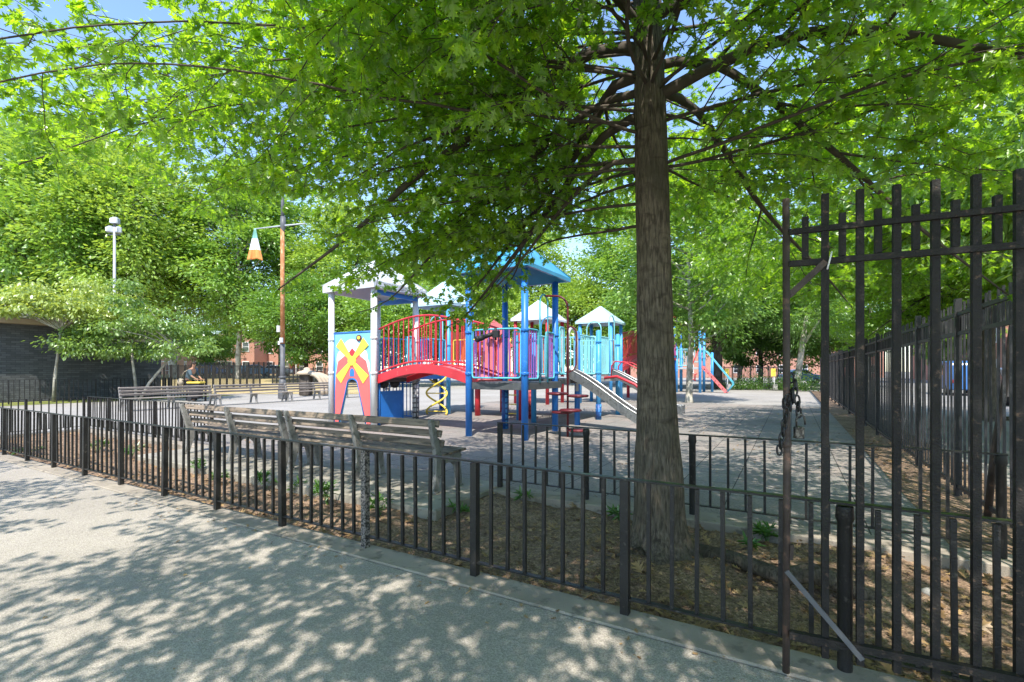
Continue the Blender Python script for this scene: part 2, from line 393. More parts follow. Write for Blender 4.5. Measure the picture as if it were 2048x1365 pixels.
def bark_mat(name, c0, c1, sx=26, sz=3.0, bump=0.9, c2=None):
    m = bpy.data.materials.new(name); t, N, L, b = nodes_of(m)
    tc = N.new("ShaderNodeNewGeometry"); mp = N.new("ShaderNodeMapping"); mp.inputs['Scale'].default_value = (sx, sx, sz); L.new(tc.outputs['Position'], mp.inputs['Vector'])
    n = N.new("ShaderNodeTexNoise"); n.inputs['Scale'].default_value = 1.6; n.inputs['Detail'].default_value = 8; n.inputs['Roughness'].default_value = 0.65; n.inputs['Distortion'].default_value = 0.4; L.new(mp.outputs[0], n.inputs['Vector'])
    r = N.new("ShaderNodeValToRGB"); r.color_ramp.elements[0].position = 0.38; r.color_ramp.elements[1].position = 0.62
    r.color_ramp.elements[0].color = C4(c0); r.color_ramp.elements[1].color = C4(c1); L.new(n.outputs['Fac'], r.inputs[0])
    col = r.outputs[0]
    n2 = N.new("ShaderNodeTexNoise"); n2.inputs['Scale'].default_value = 2.2; n2.inputs['Detail'].default_value = 7; L.new(tc.outputs['Position'], n2.inputs['Vector'])
    r2 = N.new("ShaderNodeValToRGB"); r2.color_ramp.elements[0].position = 0.45; r2.color_ramp.elements[1].position = 0.7; L.new(n2.outputs['Fac'], r2.inputs[0])
    mx = N.new("ShaderNodeMixRGB"); mx.inputs[2].default_value = C4(c2 or [a * 0.7 for a in c0]); L.new(r2.outputs[0], mx.inputs[0]); L.new(col, mx.inputs[1])
    mp3 = N.new("ShaderNodeMapping"); mp3.inputs['Scale'].default_value = (5, 5, 10); L.new(tc.outputs['Position'], mp3.inputs['Vector'])
    n3 = N.new("ShaderNodeTexNoise"); n3.inputs['Scale'].default_value = 1; n3.inputs['Detail'].default_value = 6; n3.inputs['Distortion'].default_value = 1.0; L.new(mp3.outputs[0], n3.inputs['Vector'])
    r3 = N.new("ShaderNodeValToRGB"); r3.color_ramp.elements[0].position = 0.54; r3.color_ramp.elements[1].position = 0.8; L.new(n3.outputs['Fac'], r3.inputs[0])
    mx3 = N.new("ShaderNodeMixRGB"); mx3.inputs[2].default_value = C4([a * 0.7 for a in c0]); L.new(r3.outputs[0], mx3.inputs[0]); L.new(mx.outputs[0], mx3.inputs[1])
    L.new(mx3.outputs[0], b.inputs['Base Color']); b.inputs['Roughness'].default_value = 0.9; setin(b, 'Specular IOR Level', 0.2)
    bp = N.new("ShaderNodeBump"); bp.inputs['Strength'].default_value = bump; bp.inputs['Distance'].default_value = 0.045
    L.new(n.outputs['Fac'], bp.inputs['Height']); L.new(bp.outputs[0], b.inputs['Normal'])
    return m
M['bark'] = bark_mat("oak_bark", (0.072, 0.058, 0.045), (0.25, 0.205, 0.155), 34, 4.6, 1.0, (0.10, 0.088, 0.064))
M['bark_dark'] = bark_mat("dark_far_bark", (0.06, 0.05, 0.042), (0.15, 0.125, 0.105), 8, 1.2)
M['bark_pale'] = bark_mat("pale_mottled_bark", (0.36, 0.33, 0.26), (0.56, 0.53, 0.46), 6, 2.5, 0.3, (0.16, 0.14, 0.10))
M['twig'] = paint("oak_twig_bark", (0.075, 0.06, 0.045), 0.85, 0.3, 8)
M['oak_leaf'] = leaf_mat("oak_leaf", (0.09, 0.195, 0.018), (0.225, 0.40, 0.038), 0.64, (2.7, 2.25, 0.65))
M['far_leaf'] = leaf_mat("park_tree_leaf", (0.72, 0.78, 0.68), (1.2, 1.15, 1.15), 0.45, (1.75, 1.55, .65), use_obj=True)
M['litter'] = leaf_mat("dry_fallen_leaf", (0.17, 0.10, 0.05), (0.44, 0.29, 0.14), 0.12, (1, 1, 1), gloss=0.03)
M['weed'] = leaf_mat("weed_leaf", (0.05, 0.14, 0.02), (0.13, 0.27, 0.05), 0.35)
#PART2
# ------------------------------------------------------------------ setting
rng = np.random.default_rng(11)
def sheet(name, x0, x1, y0, y1, z, m):
    b = MB(); b.add([(x0, y0, z), (x1, y0, z), (x1, y1, z), (x0, y1, z)], [(0, 1, 2, 3)])
    return struct(b.build(name, m))
gb_ = MB()
for x0, x1, y0, y1 in ((-500, 500, -300, 3.0), (-500, -16.45, 3.0, 5.6), (6.1, 500, 3.0, 5.6), (-500, 500, 5.6, 700)):
    gb_.add([(x0, y0, -.03), (x1, y0, -.03), (x1, y1, -.03), (x0, y1, -.03)], [(0, 1, 2, 3)])
struct(gb_.build('ground', M['asphalt']))
sheet('pavement', -40, 14, -14, 2.912, 0.0, M['pave'])
sheet('playground_surface', -13.2, 1.25, 5.7, 25, 0.0, M['rubber'])
sheet('dirt_strip', 1.25, 2.6, 5.7, 44, -0.012, M['soil'])
sheet('street', 6.5, 15, -60, 200, -0.024, M['street'])
k = MB(); k.box((-5.3, 3.065, -0.097), (22.6, 0.27, 0.21)); struct(k.build('kerb', M['concrete'], bevel=0.012))
k = MB(); k.box((1.4, 5.525, -0.09), (9.6, 0.35, 0.25)); k.box((-13.5, 5.525, -0.09), (6.2, 0.35, 0.25)); k.box((-16.52, 4.26, -0.092), (0.25, 2.13, 0.23))
struct(k.build('rear_kerb', M['concrete'], bevel=0.012))
k = MB(); k.box((-6.9, 4.965, -0.08), (6.98, 1.5, 0.262)); struct(k.build('bench_pad', M['pad'], bevel=0.015))

def lump(x, y):
    return (0.035 * np.sin(1.9 * x + 0.7) * np.cos(2.3 * y + 1.1) + 0.02 * np.sin(5.1 * x + 2.2 * y) + 0.012 * np.sin(11 * x - 7 * y)
            + 0.10 * np.exp(-((x + 1.0) ** 2 + (y - 4.4) ** 2) / 0.35) + 0.05 * np.exp(-((x - 0.1) ** 2 + (y - 4.6) ** 2) / 0.1) - 0.055)
def soil():
    nx, ny = 520, 60
    xs = np.linspace(-16.4, 6, nx); ys = np.linspace(3.19, 5.42, ny)
    X, Y = np.meshgrid(xs, ys); Z = lump(X, Y) + rng.normal(0, 0.006, X.shape)
    v = np.stack([X, Y, Z], -1).reshape(-1, 3)
    i = np.arange(nx * ny).reshape(ny, nx)
    q = np.stack([i[:-1, :-1], i[:-1, 1:], i[1:, 1:], i[1:, :-1]], -1).reshape(-1, 4)
    me = fast_mesh('soil', v, q.ravel(), np.arange(len(q)) * 4, M['soil'])
    o = bpy.data.objects.new('soil', me); COL.objects.link(o); struct(o)
soil()

# ------------------------------------------------------------------ leaf shapes
OAK_HALF = [(0, 0), (.03, .10), (.17, .13), (.30, .20), (.36, .31), (.22, .30), (.075, .33), (.15, .42), (.34, .47), (.50, .62), (.30, .59), (.085, .60), (.14, .69), (.27, .78), (.33, .90), (.16, .83), (.05, .86), (0, 1)]
OAK_HALF_FAR = [(0, 0), (.05, .13), (.36, .29), (.08, .33), (.49, .60), (.09, .60), (.31, .88), (.08, .84), (0, 1)]
OVAL = [(0, 0), (.20, .22), (.27, .5), (.16, .8), (0, 1)]
LANCE = [(0, 0), (.10, .25), (.12, .5), (.07, .8), (0, 1)]
def leaves_mesh(name, pos, dirs, nrm, size, half, mat, fold=0.18, droop=0.15, parent=None):
    n = len(pos); h = np.array(half, float); k = len(h)
    d = dirs / np.linalg.norm(dirs, axis=1, keepdims=True)
    z = nrm - d * np.sum(nrm * d, 1, keepdims=True); z /= np.maximum(np.linalg.norm(z, axis=1, keepdims=True), 1e-6)
    x = np.cross(d, z)
    right = np.stack([h[:, 0], h[:, 1], fold * h[:, 0] - droop * h[:, 1] ** 2], 1)
    left = right[1:-1].copy(); left[:, 0] *= -1
    T = np.concatenate([right, left])            # k + k-2 verts
    kv = len(T)
    rr = np.random.default_rng(n); fo = fold * rr.uniform(-.4, 2.4, n); dr = droop * rr.uniform(-.8, 2.6, n); ww = rr.uniform(.8, 1.15, n)
    tz = fo[:, None] * np.abs(T[None, :, 0]) - dr[:, None] * T[None, :, 1] ** 2 + (rr.normal(0, .12, n))[:, None] * T[None, :, 0] * T[None, :, 1]
    v = pos[:, None, :] + size[:, None, None] * (x[:, None, :] * T[None, :, 0:1] * ww[:, None, None] + d[:, None, :] * T[None, :, 1:2] + z[:, None, :] * tz[:, :, None])
    f1 = np.arange(k); f2 = np.concatenate([[0], [k - 1], np.arange(k + k - 3, k - 1, -1)])
    tmpl = np.concatenate([f1, f2]); lp = (tmpl[None, :] + (np.arange(n) * kv)[:, None]).ravel()
    st = np.stack([np.arange(n) * 2 * k, np.arange(n) * 2 * k + k], 1).ravel()
    me = fast_mesh(name, v.reshape(-1, 3), lp, st, mat)
    if parent is None: return me
    return put(name, me, parent)

# ------------------------------------------------------------------ fences
def moss_iron():
    m = M['iron'].copy(); m.name = 'mossy_iron_rail'
    t = m.node_tree; N = t.nodes; L = t.links; b = N["Principled BSDF"]; src = b.inputs['Base Color'].links[0].from_socket
    g = N.new("ShaderNodeNewGeometry"); s1 = N.new("ShaderNodeSeparateXYZ"); s2 = N.new("ShaderNodeSeparateXYZ")
    L.new(g.outputs['Position'], s1.inputs[0]); L.new(g.outputs['Normal'], s2.inputs[0])
    mr = N.new("ShaderNodeMapRange"); mr.inputs['From Min'].default_value = -2.6; mr.inputs['From Max'].default_value = -0.3; L.new(s1.outputs['X'], mr.inputs['Value'])
    n = N.new("ShaderNodeTexNoise"); n.inputs['Scale'].default_value = 14; n.inputs['Detail'].default_value = 8; L.new(g.outputs['Position'], n.inputs['Vector'])
    r = N.new("ShaderNodeValToRGB"); r.color_ramp.elements[0].position = 0.42; r.color_ramp.elements[1].position = 0.6; L.new(n.outputs['Fac'], r.inputs[0])
    up = N.new("ShaderNodeMapRange"); up.inputs['From Min'].default_value = 0.3; up.inputs['From Max'].default_value = 0.9; L.new(s2.outputs['Z'], up.inputs['Value'])
    a = N.new("ShaderNodeMath"); a.operation = 'MULTIPLY'; L.new(mr.outputs[0], a.inputs[0]); L.new(r.outputs[0], a.inputs[1])
    c = N.new("ShaderNodeMath"); c.operation = 'MULTIPLY'; L.new(a.outputs[0], c.inputs[0]); L.new(up.outputs[0], c.inputs[1])
    mx = N.new("ShaderNodeMixRGB"); mx.inputs[2].default_value = (0.085, 0.12, 0.03, 1); L.new(c.outputs[0], mx.inputs[0]); L.new(src, mx.inputs[1]); L.new(mx.outputs[0], b.inputs['Base Color'])
    return m
M['moss_iron'] = moss_iron()
def bar_mesh(name, wd, z0, z1, m, jig=True):
    b = MB(); b.box((0, 0, (z0 + z1) / 2), (wd, wd, z1 - z0)); return b.mesh(name, m)
def picket_run(root, p0, p1, posts, per_bay, h, z0, post_w, pick_w, mat, rail_mat=None, low=0.11, round_posts=(), cap=100, rail=(0.05, 0.012), flaked=()):
    """fence along p0 to p1 (2D, local to root); posts = distances along it; pickets between posts"""
    p0 = np.array(p0, float); p1 = np.array(p1, float); u = (p1 - p0) / np.linalg.norm(p1 - p0); ang = math.atan2(u[1], u[0])
    at = lambda s: (p0[0] + u[0] * s, p0[1] + u[1] * s)
    pm = bar_mesh('post', post_w, z0 - 0.05, h - rail[1] / 2 - 0.004, mat)
    rb = MB(); rb.lathe((0, 0, 0), [(post_w * 0.64, z0 - 0.05), (post_w * 0.64, h - 0.10), (post_w * 0.8, h - 0.075), (post_w * 0.72, h - 0.02), (post_w * 0.72, h - rail[1])], 14)
    rm = rb.mesh('post', mat)
    for i, s in enumerate(posts):
        x, y = at(s); o = put('post', rm if i in round_posts else pm, root, (x, y, 0), (random.uniform(-.01, .01), random.uniform(-.006, .006), ang + random.uniform(-.03, .03)))
        if i in flaked:
            o.data = pm.copy(); o.data.materials[0] = M['flaked']; o['label'] = 'fence post with flaking grey paint'
    km = bar_mesh('picket', pick_w, low + 0.004, h - rail[1] - 0.002, mat)
    n = 0; rest = MB()
    for a, b in zip(posts[:-1], posts[1:]):
        for j in range(1, per_bay + 1):
            s = a + (b - a) * j / (per_bay + 1) + random.uniform(-.006, .006); x, y = at(s)
            tx, ty = random.uniform(-.014, .014), random.uniform(-.008, .008)
            if n < cap: put('picket', km, root, (x, y, 0), (tx, ty, ang + random.uniform(-.05, .05)))
            else: rest.box((x, y, (low + h) / 2), (pick_w, pick_w, h - low - 0.03), ang)
            n += 1
    if rest.v:
        o = rest.build('picket', mat, root); o['kind'] = 'stuff'
    tr = MB()
    L = posts[-1] - posts[0]; k = max(2, int(L / 0.6)); pts = [posts[0] + L * i / k for i in range(k + 1)]
    e = post_w * 0.6
    for i in range(k):
        a = at(pts[i] - (e if i == 0 else 0)); b = at(pts[i + 1] + (e if i == k - 1 else 0)); za = h + random.uniform(-.003, .003)
        zb = h + 0.004 * math.sin(pts[i + 1] * 2.1); za = h + 0.004 * math.sin(pts[i] * 2.1)
        tr.bar((a[0], a[1], za), (b[0], b[1], zb), rail[0], rail[1])
    tr.build('top_rail', rail_mat or mat, root)
    for a, b in zip(posts[:-1], posts[1:]):
        lr = MB(); q = at(a + post_w * 0.5); r = at(b - post_w * 0.5)
        lr.bar((q[0], q[1], low), (r[0], r[1], low), rail[0] * 0.8, rail[1]); lr.build('bottom_rail', mat, root)

f = thing('low_fence', 'long low black picket fence along the kerb, between the pavement and the tree bed', 'fence')
xs = [1.43 + 1.19 * j for j in range(2)]
posts = sorted([0.245 - 1.19 * i for i in range(14)] + [1.435, 2.625])
picket_run(f, (posts[0], 3.12), (posts[-1], 3.12), [p - posts[0] for p in posts], 7, 0.89, 0.0, 0.055, 0.024, M['iron'], M['moss_iron'], 0.11, round_posts=(13, 14, 15), cap=99, flaked=(10,))
f = thing('low_fence', 'low black fence just behind the big oak trunk, at the edge of the playground floor', 'fence')
picket_run(f, (-3.39, 5.55), (1.52, 5.55), [1.2275 * i for i in range(5)], 6, 0.90, 0.0, 0.055, 0.023, M['iron'], M['iron'], 0.14, round_posts=(1, 2, 4))
f = thing('low_fence', 'low black fence around the far left corner of the tree bed, beside the left bench', 'fence')
picket_run(f, (-16.4, 5.6), (-10.45, 5.6), [1.19 * i for i in range(6)], 8, 0.89, 0.0, 0.055, 0.022, M['iron'], M['iron'], 0.11)
g2 = MB()
picket_run(f, (-16.4, 5.52), (-16.4, 3.25), [0.02, 1.15, 2.25], 7, 0.885, 0.0, 0.05, 0.022, M['iron'], M['iron'], 0.105)

# tall fence along the right edge of the playground
def tall_fence():
    root = thing('tall_fence', 'tall black iron fence running back along the right side of the playground', 'fence', (1.85, 0, 0))
    y0, y1, H = 3.7, 44.0, 2.36
    m = M['tall_iron']
    pm = bar_mesh('post', 0.07, -0.05, 2.52, m)
    ys = [y0 + 0.06 + 2.2525 * i for i in range(18)]
    for y in ys: put('post', pm, root, (0, y, 0))
    r = MB(); r.box((0, (y0 + y1) / 2, 2.32), (0.03, y1 - y0, 0.045)); r.build('top_rail', m, root)
    r = MB(); r.box((0, (y0 + y1) / 2, 2.07), (0.03, y1 - y0, 0.045)); r.build('middle_rail', m, root)
    r = MB(); r.box((0, (y0 + y1) / 2, 0.12), (0.03, y1 - y0, 0.045)); r.build('bottom_rail', m, root)
    km = bar_mesh('picket', 0.022, 0.04, 2.47, m); sm = bar_mesh('short_picket', 0.03, 2.095, 2.295, m)
    rest = MB(); rest2 = MB(); n = 0; step = 0.188
    N = int((y1 - y0) / step)
    for i in range(N):
        y = y0 + 0.1 + i * step
        if min(abs(y - p) for p in ys) < 0.06: continue
        vis = y > 5.6
        if vis and n < 100:
            n += 1
            put('picket', km, root, (0.036, y, 0), (random.uniform(-.006, .006), random.uniform(-.006, .006), 0)); put('short_picket', sm, root, (0.036, y + step / 2, 0))
        else:
            rest.box((0.036, y, 1.25), (0.022, 0.022, 2.43)); rest2.box((0.036, y + step / 2, 2.195), (0.034, 0.034, 0.2))
    rest.build('picket', m, root)['kind'] = 'stuff'; rest2.build('short_picket', m, root)['kind'] = 'stuff'
tall_fence()
lp = MB(); a = P(2034, 560, 4.95); b = W(1974, 5.25, -0.05)
lp.tube([a, a.lerp(b, .35) + Vector((.012, 0, 0)), a.lerp(b, .7) + Vector((-.01, .01, 0)), b], [0.024, 0.028, 0.032, 0.034], 10)
tag(lp.build('leaning_pole', M['rust_iron']), 'dark crooked pole leaning against the tall fence at the right edge', 'pole')

# open gate leaf
def gate():
    root = thing('iron_gate', 'tall black iron gate swung open at the right, chain hanging from its edge bar', 'gate')
    b0 = W(1572, 2.52); step = (W(2038, 2.149) - W(1650, 2.45)) / 5
    ang = math.atan2(step.y, step.x)
    base = W(1650, 2.45)
    pos = [base + step * i for i in range(9)]
    m = M['gate_iron']
    e = MB(); e.tube([(b0.x, b0.y, 0.03), (b0.x + .004, b0.y, 1.2), (b0.x, b0.y, 2.49)], 0.018, 10); e.ball((b0.x, b0.y, 1.22), (0.027, 0.027, 0.03)); e.bar((b0.x + .02, b0.y, 0.62), (b0.x + .024, b0.y - .006, 0.70), 0.02, 0.016)
    e.build('edge_bar', M['rust_iron'], root)
    km = bar_mesh('bar', 0.031, 0.15, 2.49, m)
    for i, p in enumerate(pos[:8]): put('bar', km, root, (p.x, p.y, 0), (0, 0, ang))
    hp = bar_mesh('hinge_post', 0.09, -0.05, 2.7, m); put('hinge_post', hp, root, (pos[8].x, pos[8].y, 0), (0, 0, ang))
    sm = bar_mesh('short_bar', 0.028, 2.17, 2.385, m)
    mids = [(b0 + pos[0]) / 2] + [(pos[i] + pos[i + 1]) / 2 for i in range(7)]
    for p in mids: put('short_bar', sm, root, (p.x, p.y, 0), (0, 0, ang))
    off = Vector((-step.y, step.x, 0)).normalized() * -0.028
    ex = (pos[8] - b0).normalized() * 0.012
    for nm, z, hh in (('upper_rail', 2.315, 0.027), ('lower_rail', 2.15, 0.029), ('bottom_rail', 0.24, 0.036)):
        r = MB(); a = b0 + ex + off * (0.2 if z > 1 else 0.6); c = pos[8] + off * (1.0 if z > 1 else 0.9); r.bar((a.x, a.y, z), (c.x, c.y, z + 0.0), 0.03 if z > 1 else 0.036, hh); r.build(nm, m, root)
    br = MB(); a = b0 + ex; c = pos[0] + off * 0.9
    br.bar((a.x, a.y, 1.985), (c.x, c.y, 2.145), 0.012, 0.03); br.build('brace', M['rust_iron'], root)
    br = MB(); a = b0 + off * 0.8; c = pos[1] + off * 1.9
    br.bar((a.x, a.y, 0.565), (c.x, c.y, 0.2), 0.010, 0.024); br.build('brace', M['pole_grey'], root)
    tie = MB(); p = pos[0]; q = p + step * 0.12 + off * 0.3
    tie.tube([(q.x + .02 * math.cos(a) * .5, q.y + .022 * math.sin(a), 2.15 + .045 * math.cos(a)) for a in np.linspace(0, 5.9, 12)], 0.004, 6)
    tag(tie.build('cable_tie', M['white_sign']), 'small white cable tie looped round the second rail of the iron gate', 'cable tie')
    return b0, root
gb, gate_root = gate()
# chain and padlock on the gate's edge bar
def chain():
    root = thing('chain', 'heavy dark steel chain draped over the edge bar of the open gate', 'chain', (gb.x, gb.y, 1.45))
    rx = Vector((0.8660254, 0.5, 0)); fy = Vector((-0.5, 0.8660254, 0))
    def lk(R_, r_):
        b = MB(); pts = []
        for k in range(17):
            a = 2 * math.pi * k / 16; pts.append((0.62 * R_ * math.cos(a), 0, R_ * math.sin(a) + (0.006 if math.sin(a) > 0 else -0.006)))
        b.tube(pts, r_, 7, cap=False); return b.mesh('link', M['chain'])
    me = lk(0.0195, 0.0052)
    path = []
    # loop wrapped on the bar, short strand down to the lock on the right, long strand down to the left
    for k in range(4): path.append((0.028 + 0.014 * math.sin(k * 1.4), -0.012 * k + 0.0, 0.11 - 0.034 * k))
    for k in range(3): path.append((0.047 + 0.004 * k, -0.02, -0.005 - 0.032 * k))
    for k in range(10): path.append((0.018 - 0.0072 * k - (0.012 if k > 2 else 0), -0.026 - .002 * k, 0.01 - 0.032 * k + 0.02))
    for k in range(3): path.append((0.012 - 0.02 * k, -0.03, 0.02 - 0.02 * k))
    for i, (a, b, z) in enumerate(path):
        q = rx * a + fy * b
        put('link', me, root, (q.x, q.y, z), (0, R(8 * math.sin(i)), R(30 + (85 if i % 2 else 0))))
    lock = thing('padlock', 'worn steel padlock with open shackle hanging from the gate chain', 'padlock', tuple(Vector((gb.x, gb.y, 1.3)) + rx * 0.052 + fy * -0.025))
    bd = MB(); bd.box((0, 0, -0.02), (0.046, 0.026, 0.062)); bd.box((0, 0, -0.045), (0.049, 0.029, 0.012)); bd.box((0, 0, 0.0), (0.049, 0.029, 0.008)); bd.build('body', M['brass'], lock, bevel=0.004).rotation_euler = (0, 0, R(30))
    sh = MB(); sh.tube([tuple(rx * x + Vector((0, 0, z))) for x, z in ((-0.012, 0.01), (-0.012, 0.05), (-0.004, 0.068), (0.012, 0.074), (0.026, 0.062), (0.031, 0.04), (0.032, 0.02))], 0.0045, 8); sh.build('shackle', M['brass'], lock)
chain()

# ------------------------------------------------------------------ benches
HOOF = [(-.07, 0), (.02, 0), (.045, .10), (.10, .27), (.19, .345), (.31, .35), (.39, .28), (.43, .12), (.44, 0), (.53, 0), (.525, .13), (.50, .30), (.52, .40), (.50, .455), (.12, .435),
        (.085, .50), (.095, .545), (.055, .57), (.035, .64), (.05, .68), (.005, .70), (-.015, .77), (-.005, .81), (-.045, .83), (-.06, .90), (-.085, .935), (-.125, .925), (-.12, .86), (-.085, .72), (-.045, .56), (-.015, .42), (-.02, .26), (-.05, .10)]
def make_bench(L, wood, label, group):
    root = thing('park_bench', label, 'bench', group=group)
    for x in (-L / 2 + 0.06, 0.0, L / 2 - 0.06):
        b = MB(); b.prism(HOOF, (x + 0.03, 0, 0), (0, 1, 0), (0, 0, 1), -0.06)
        for yy in (-.02, .49): b.box((x, yy, 0.012), (0.085, 0.10, 0.024))
        b.build('leg_frame', M['cast'], root, bevel=0.006)
    b = MB()
    for i in range(6):
        y = 0.12 + i * 0.085; b.box((0, y, 0.475 - 0.012 * (2.5 - i) * 0.2), (L, 0.066, 0.036))
    b.build('seat', wood, root, bevel=0.004)
    b = MB()
    for y, z in ((0.085, 0.615), (0.038, 0.745), (-0.012, 0.875)):
        b.bar((-L / 2, y, z), (L / 2, y, z), 0.036, 0.088, up=(0, 0.35, 1))
    b.build('backrest', wood, root, bevel=0.004)
    return root
GB = 'benches backing onto the tree bed'
b1 = make_bench(2.97, M['wood'], 'grey slatted bench seen from behind, left of the near pair, by the low fence corner', GB)
b1.location = (-8.33, 4.80, 0.05)
b2 = dup(b1, (-5.32, 4.82, 0.05), 0, 'dark slatted bench seen from behind, right of the near pair, before the windmill panel')
GF = 'benches in a row facing the playground'
bf = make_bench(3.55, M['wood_far'], 'nearest bench of the far row, directly behind the low fence corner', GF)
bf.location = (-23.1, 10.6, 0); bf.rotation_euler = (0, 0, R(-90))
for y, lab in ((14.25, 'second bench of the far row, between its nearest bench and the rusty flagpole'), (17.9, 'third bench of the far row, just right of the rusty flagpole'), (21.55, 'last bench of the far row, partly hidden behind the windmill panel')):
    dup(bf, (-23.1, y, 0), R(-90), lab)
#PART3
# ------------------------------------------------------------------ main play structure
PO = (-8.0, 11.0, 0.0)
play = thing('play_structure', 'large blue and red climbing structure with windmill panel, arched red bridge and steel slides', 'play structure', PO)
def pb(b, name, m, parent=None, org=None, bevel=0.0, label=None):
    o = b.build(name, m, parent or play, org or PO, bevel)
    if label: o['label'] = label
    return o
def post(x, y, h, m, r=0.082, label=None, parent=None, org=None, sleeve=None, clamps=True):
    b = MB(); b.tube([(x, y, -0.03), (x, y, h)], r, 16); b.ball((x, y, h), (r, r, r * 0.55), 16)
    o = pb(b, 'post', m, parent, org, label=label)
    if clamps:
        for z in (1.52, 2.52):
            cmb = MB(); cmb.lathe((x, y, z), [(r - .004, -.04), (r + .013, -.035), (r + .013, .035), (r - .004, .04)], 16); cmb.box((x + r * .5, y - r - .012, z), (.035, .03, .05)); cmb.build('clamp', m, o, org or PO)
    if sleeve:
        s = MB(); s.tube([(x, y, 0.02), (x, y, sleeve[1])], r + 0.012, 16); s.build('sleeve', sleeve[0], o, org or PO)
    return o
def rail_panel(p, q, z0, z1, m, mbar, n, name='railing', parent=None, org=None, bulge=0.0, rr=0.022, rb=0.016, round_c=True, arch=None):
    """barrier of upright bars in a bent-tube frame between p and q; arch(s) lifts it"""
    p = np.array(p, float); q = np.array(q, float); d = unit(q - p); nrm = np.array((d[1], -d[0]))
    L = np.linalg.norm(q - p); lift = arch or (lambda s: 0.0)
    def pt(s, z):
        c = p + (q - p) * s + nrm * bulge * math.sin(math.pi * s); return (c[0], c[1], z + lift(s))
    b = MB(); k = 14; c = 0.06
    if round_c:
        e = c / L
        path = [pt(e + (1 - 2 * e) * i / k, z1) for i in range(k + 1)] + [pt(1 - e * .3, z1 - c * .3), pt(1, z1 - c), pt(1, z0 + c), pt(1 - e * .3, z0 + c * .3)] + [pt(1 - e - (1 - 2 * e) * i / k, z0) for i in range(k + 1)] + [pt(e * .3, z0 + c * .3), pt(0, z0 + c), pt(0, z1 - c), pt(e * .3, z1 - c * .3), pt(e, z1)]
        b.tube(path, rr, 8)
    else:
        b.tube([pt(i / k, z1) for i in range(k + 1)], rr, 8); b.tube([pt(i / k, z0) for i in range(k + 1)], rr, 8)
    o = pb(b, name, m, parent, org)
    b = MB()
    for i in range(1, n + 1):
        s = i / (n + 1); b.tube([pt(s, z0), pt(s, z1)], rb, 7, cap=False)
    b.build('bars', mbar, o, org or PO)
    return o
def deck(x0, x1, y0, y1, z, m=None, parent=None, org=None, th=0.13):
    b = MB(); b.box(((x0 + x1) / 2, (y0 + y1) / 2, z - th / 2), (x1 - x0, y1 - y0, th))
    b.box(((x0 + x1) / 2, (y0 + y1) / 2, z + 0.006), (x1 - x0 - .06, y1 - y0 - .06, 0.012))
    return pb(b, 'deck', m or M['deck'], parent, org, 0.01)
def pyramid(x0, x1, y0, y1, ze, zp, m, lip=0.10, parent=None, org=None, thick=0.04):
    cx, cy = (x0 + x1) / 2, (y0 + y1) / 2; t = 0.06
    b = MB()
    ring = [(x0, y0), (x1, y0), (x1, y1), (x0, y1)]
    vs = [(x, y, ze - lip) for x, y in ring] + [(x, y, ze) for x, y in ring] + [(cx - t, cy - t, zp), (cx + t, cy - t, zp), (cx + t, cy + t, zp), (cx - t, cy + t, zp)]
    fs = [(i, (i + 1) % 4, 4 + (i + 1) % 4, 4 + i) for i in range(4)] + [(4 + i, 4 + (i + 1) % 4, 8 + (i + 1) % 4, 8 + i) for i in range(4)] + [(8, 9, 10, 11)]
    b.add(vs, fs)
    k = 0.93; ins = [(cx + (x - cx) * k, cy + (y - cy) * k) for x, y in ring]
    vs = [(x, y, ze - lip) for x, y in ring] + [(x, y, ze - lip) for x, y in ins] + [(cx, cy, zp - 0.12)]
    b.add(vs, [((i + 1) % 4, i, 4 + i, 4 + (i + 1) % 4) for i in range(4)] + [(4 + (i + 1) % 4, 4 + i, 8) for i in range(4)])
    o = pb(b, 'roof', m, parent, org)
    for i in range(4):
        rb_ = MB(); x, y = ring[i]; rb_.tube([(x, y, ze + .012), (cx, cy, zp + .012)], 0.02, 6); rb_.build('roof_rib', m, o, org or PO)
    return o
def hoop(pts, r, m, name='hoop', parent=None, org=None, n=9):
    b = MB(); b.tube(pts, r, n); return pb(b, name, m, parent, org)
def arc_pts(p, q, top, k=10):
    """hoop: up at p, over a half circle and down at q"""
    p = np.array(p, float); q = np.array(q, float); c = (p + q) / 2; r = np.linalg.norm(q[:2] - p[:2]) / 2
    u = (q - p); u[2] = 0; u = unit(u)
    out = [tuple(p)]
    for i in range(k + 1):
        a = math.pi - math.pi * i / k
        out.append(tuple(np.array((c[0], c[1], top - r)) + u * r * math.cos(a) + np.array((0, 0, r * math.sin(a)))))
    return out + [tuple(q)]

# --- windmill tower (white grey posts)
WX0, WX1, WY0, WY1 = -12.1, -10.32, 10.0, 11.9
for (x, y), sl in (((WX0, WY0), None), ((WX1, WY0), None), ((WX1 - .12, WY1), (M['white_mesh'], 1.25)), ((WX0, WY1), None)):
    post(x, y, 3.98, M['white'], 0.09, sleeve=sl)
deck(WX0 - .02, WX1 + .04, WY0 + .1, WY1 + .05, 1.38)
rf = pyramid(WX0 - .18, WX1 + .18, WY0 - .18, WY1 + .18, 4.14, 5.05, M['roof_white'], 0.2)
gf = MB()
xg = WX1 + .195; yy0 = 11.25
def stroke(pts, r=0.009): gf.tube([(xg, yy0 + a, 4.04 + b) for a, b in pts], r, 5)
sc = 1.0
stroke([(.02, .045), (.00, .03), (.0, .0)]); stroke([(.05, .06), (.04, .0), (.08, -.07), (.13, -.06), (.15, .0), (.14, .06), (.16, .07)]); stroke([(.2, .05), (.2, -.02), (.24, -.05), (.28, 0), (.28, .06)]); stroke([(.33, .05), (.38, .07), (.42, .04), (.38, .0), (.36, -.03)]); stroke([(.355, -.06), (.36, -.065)])
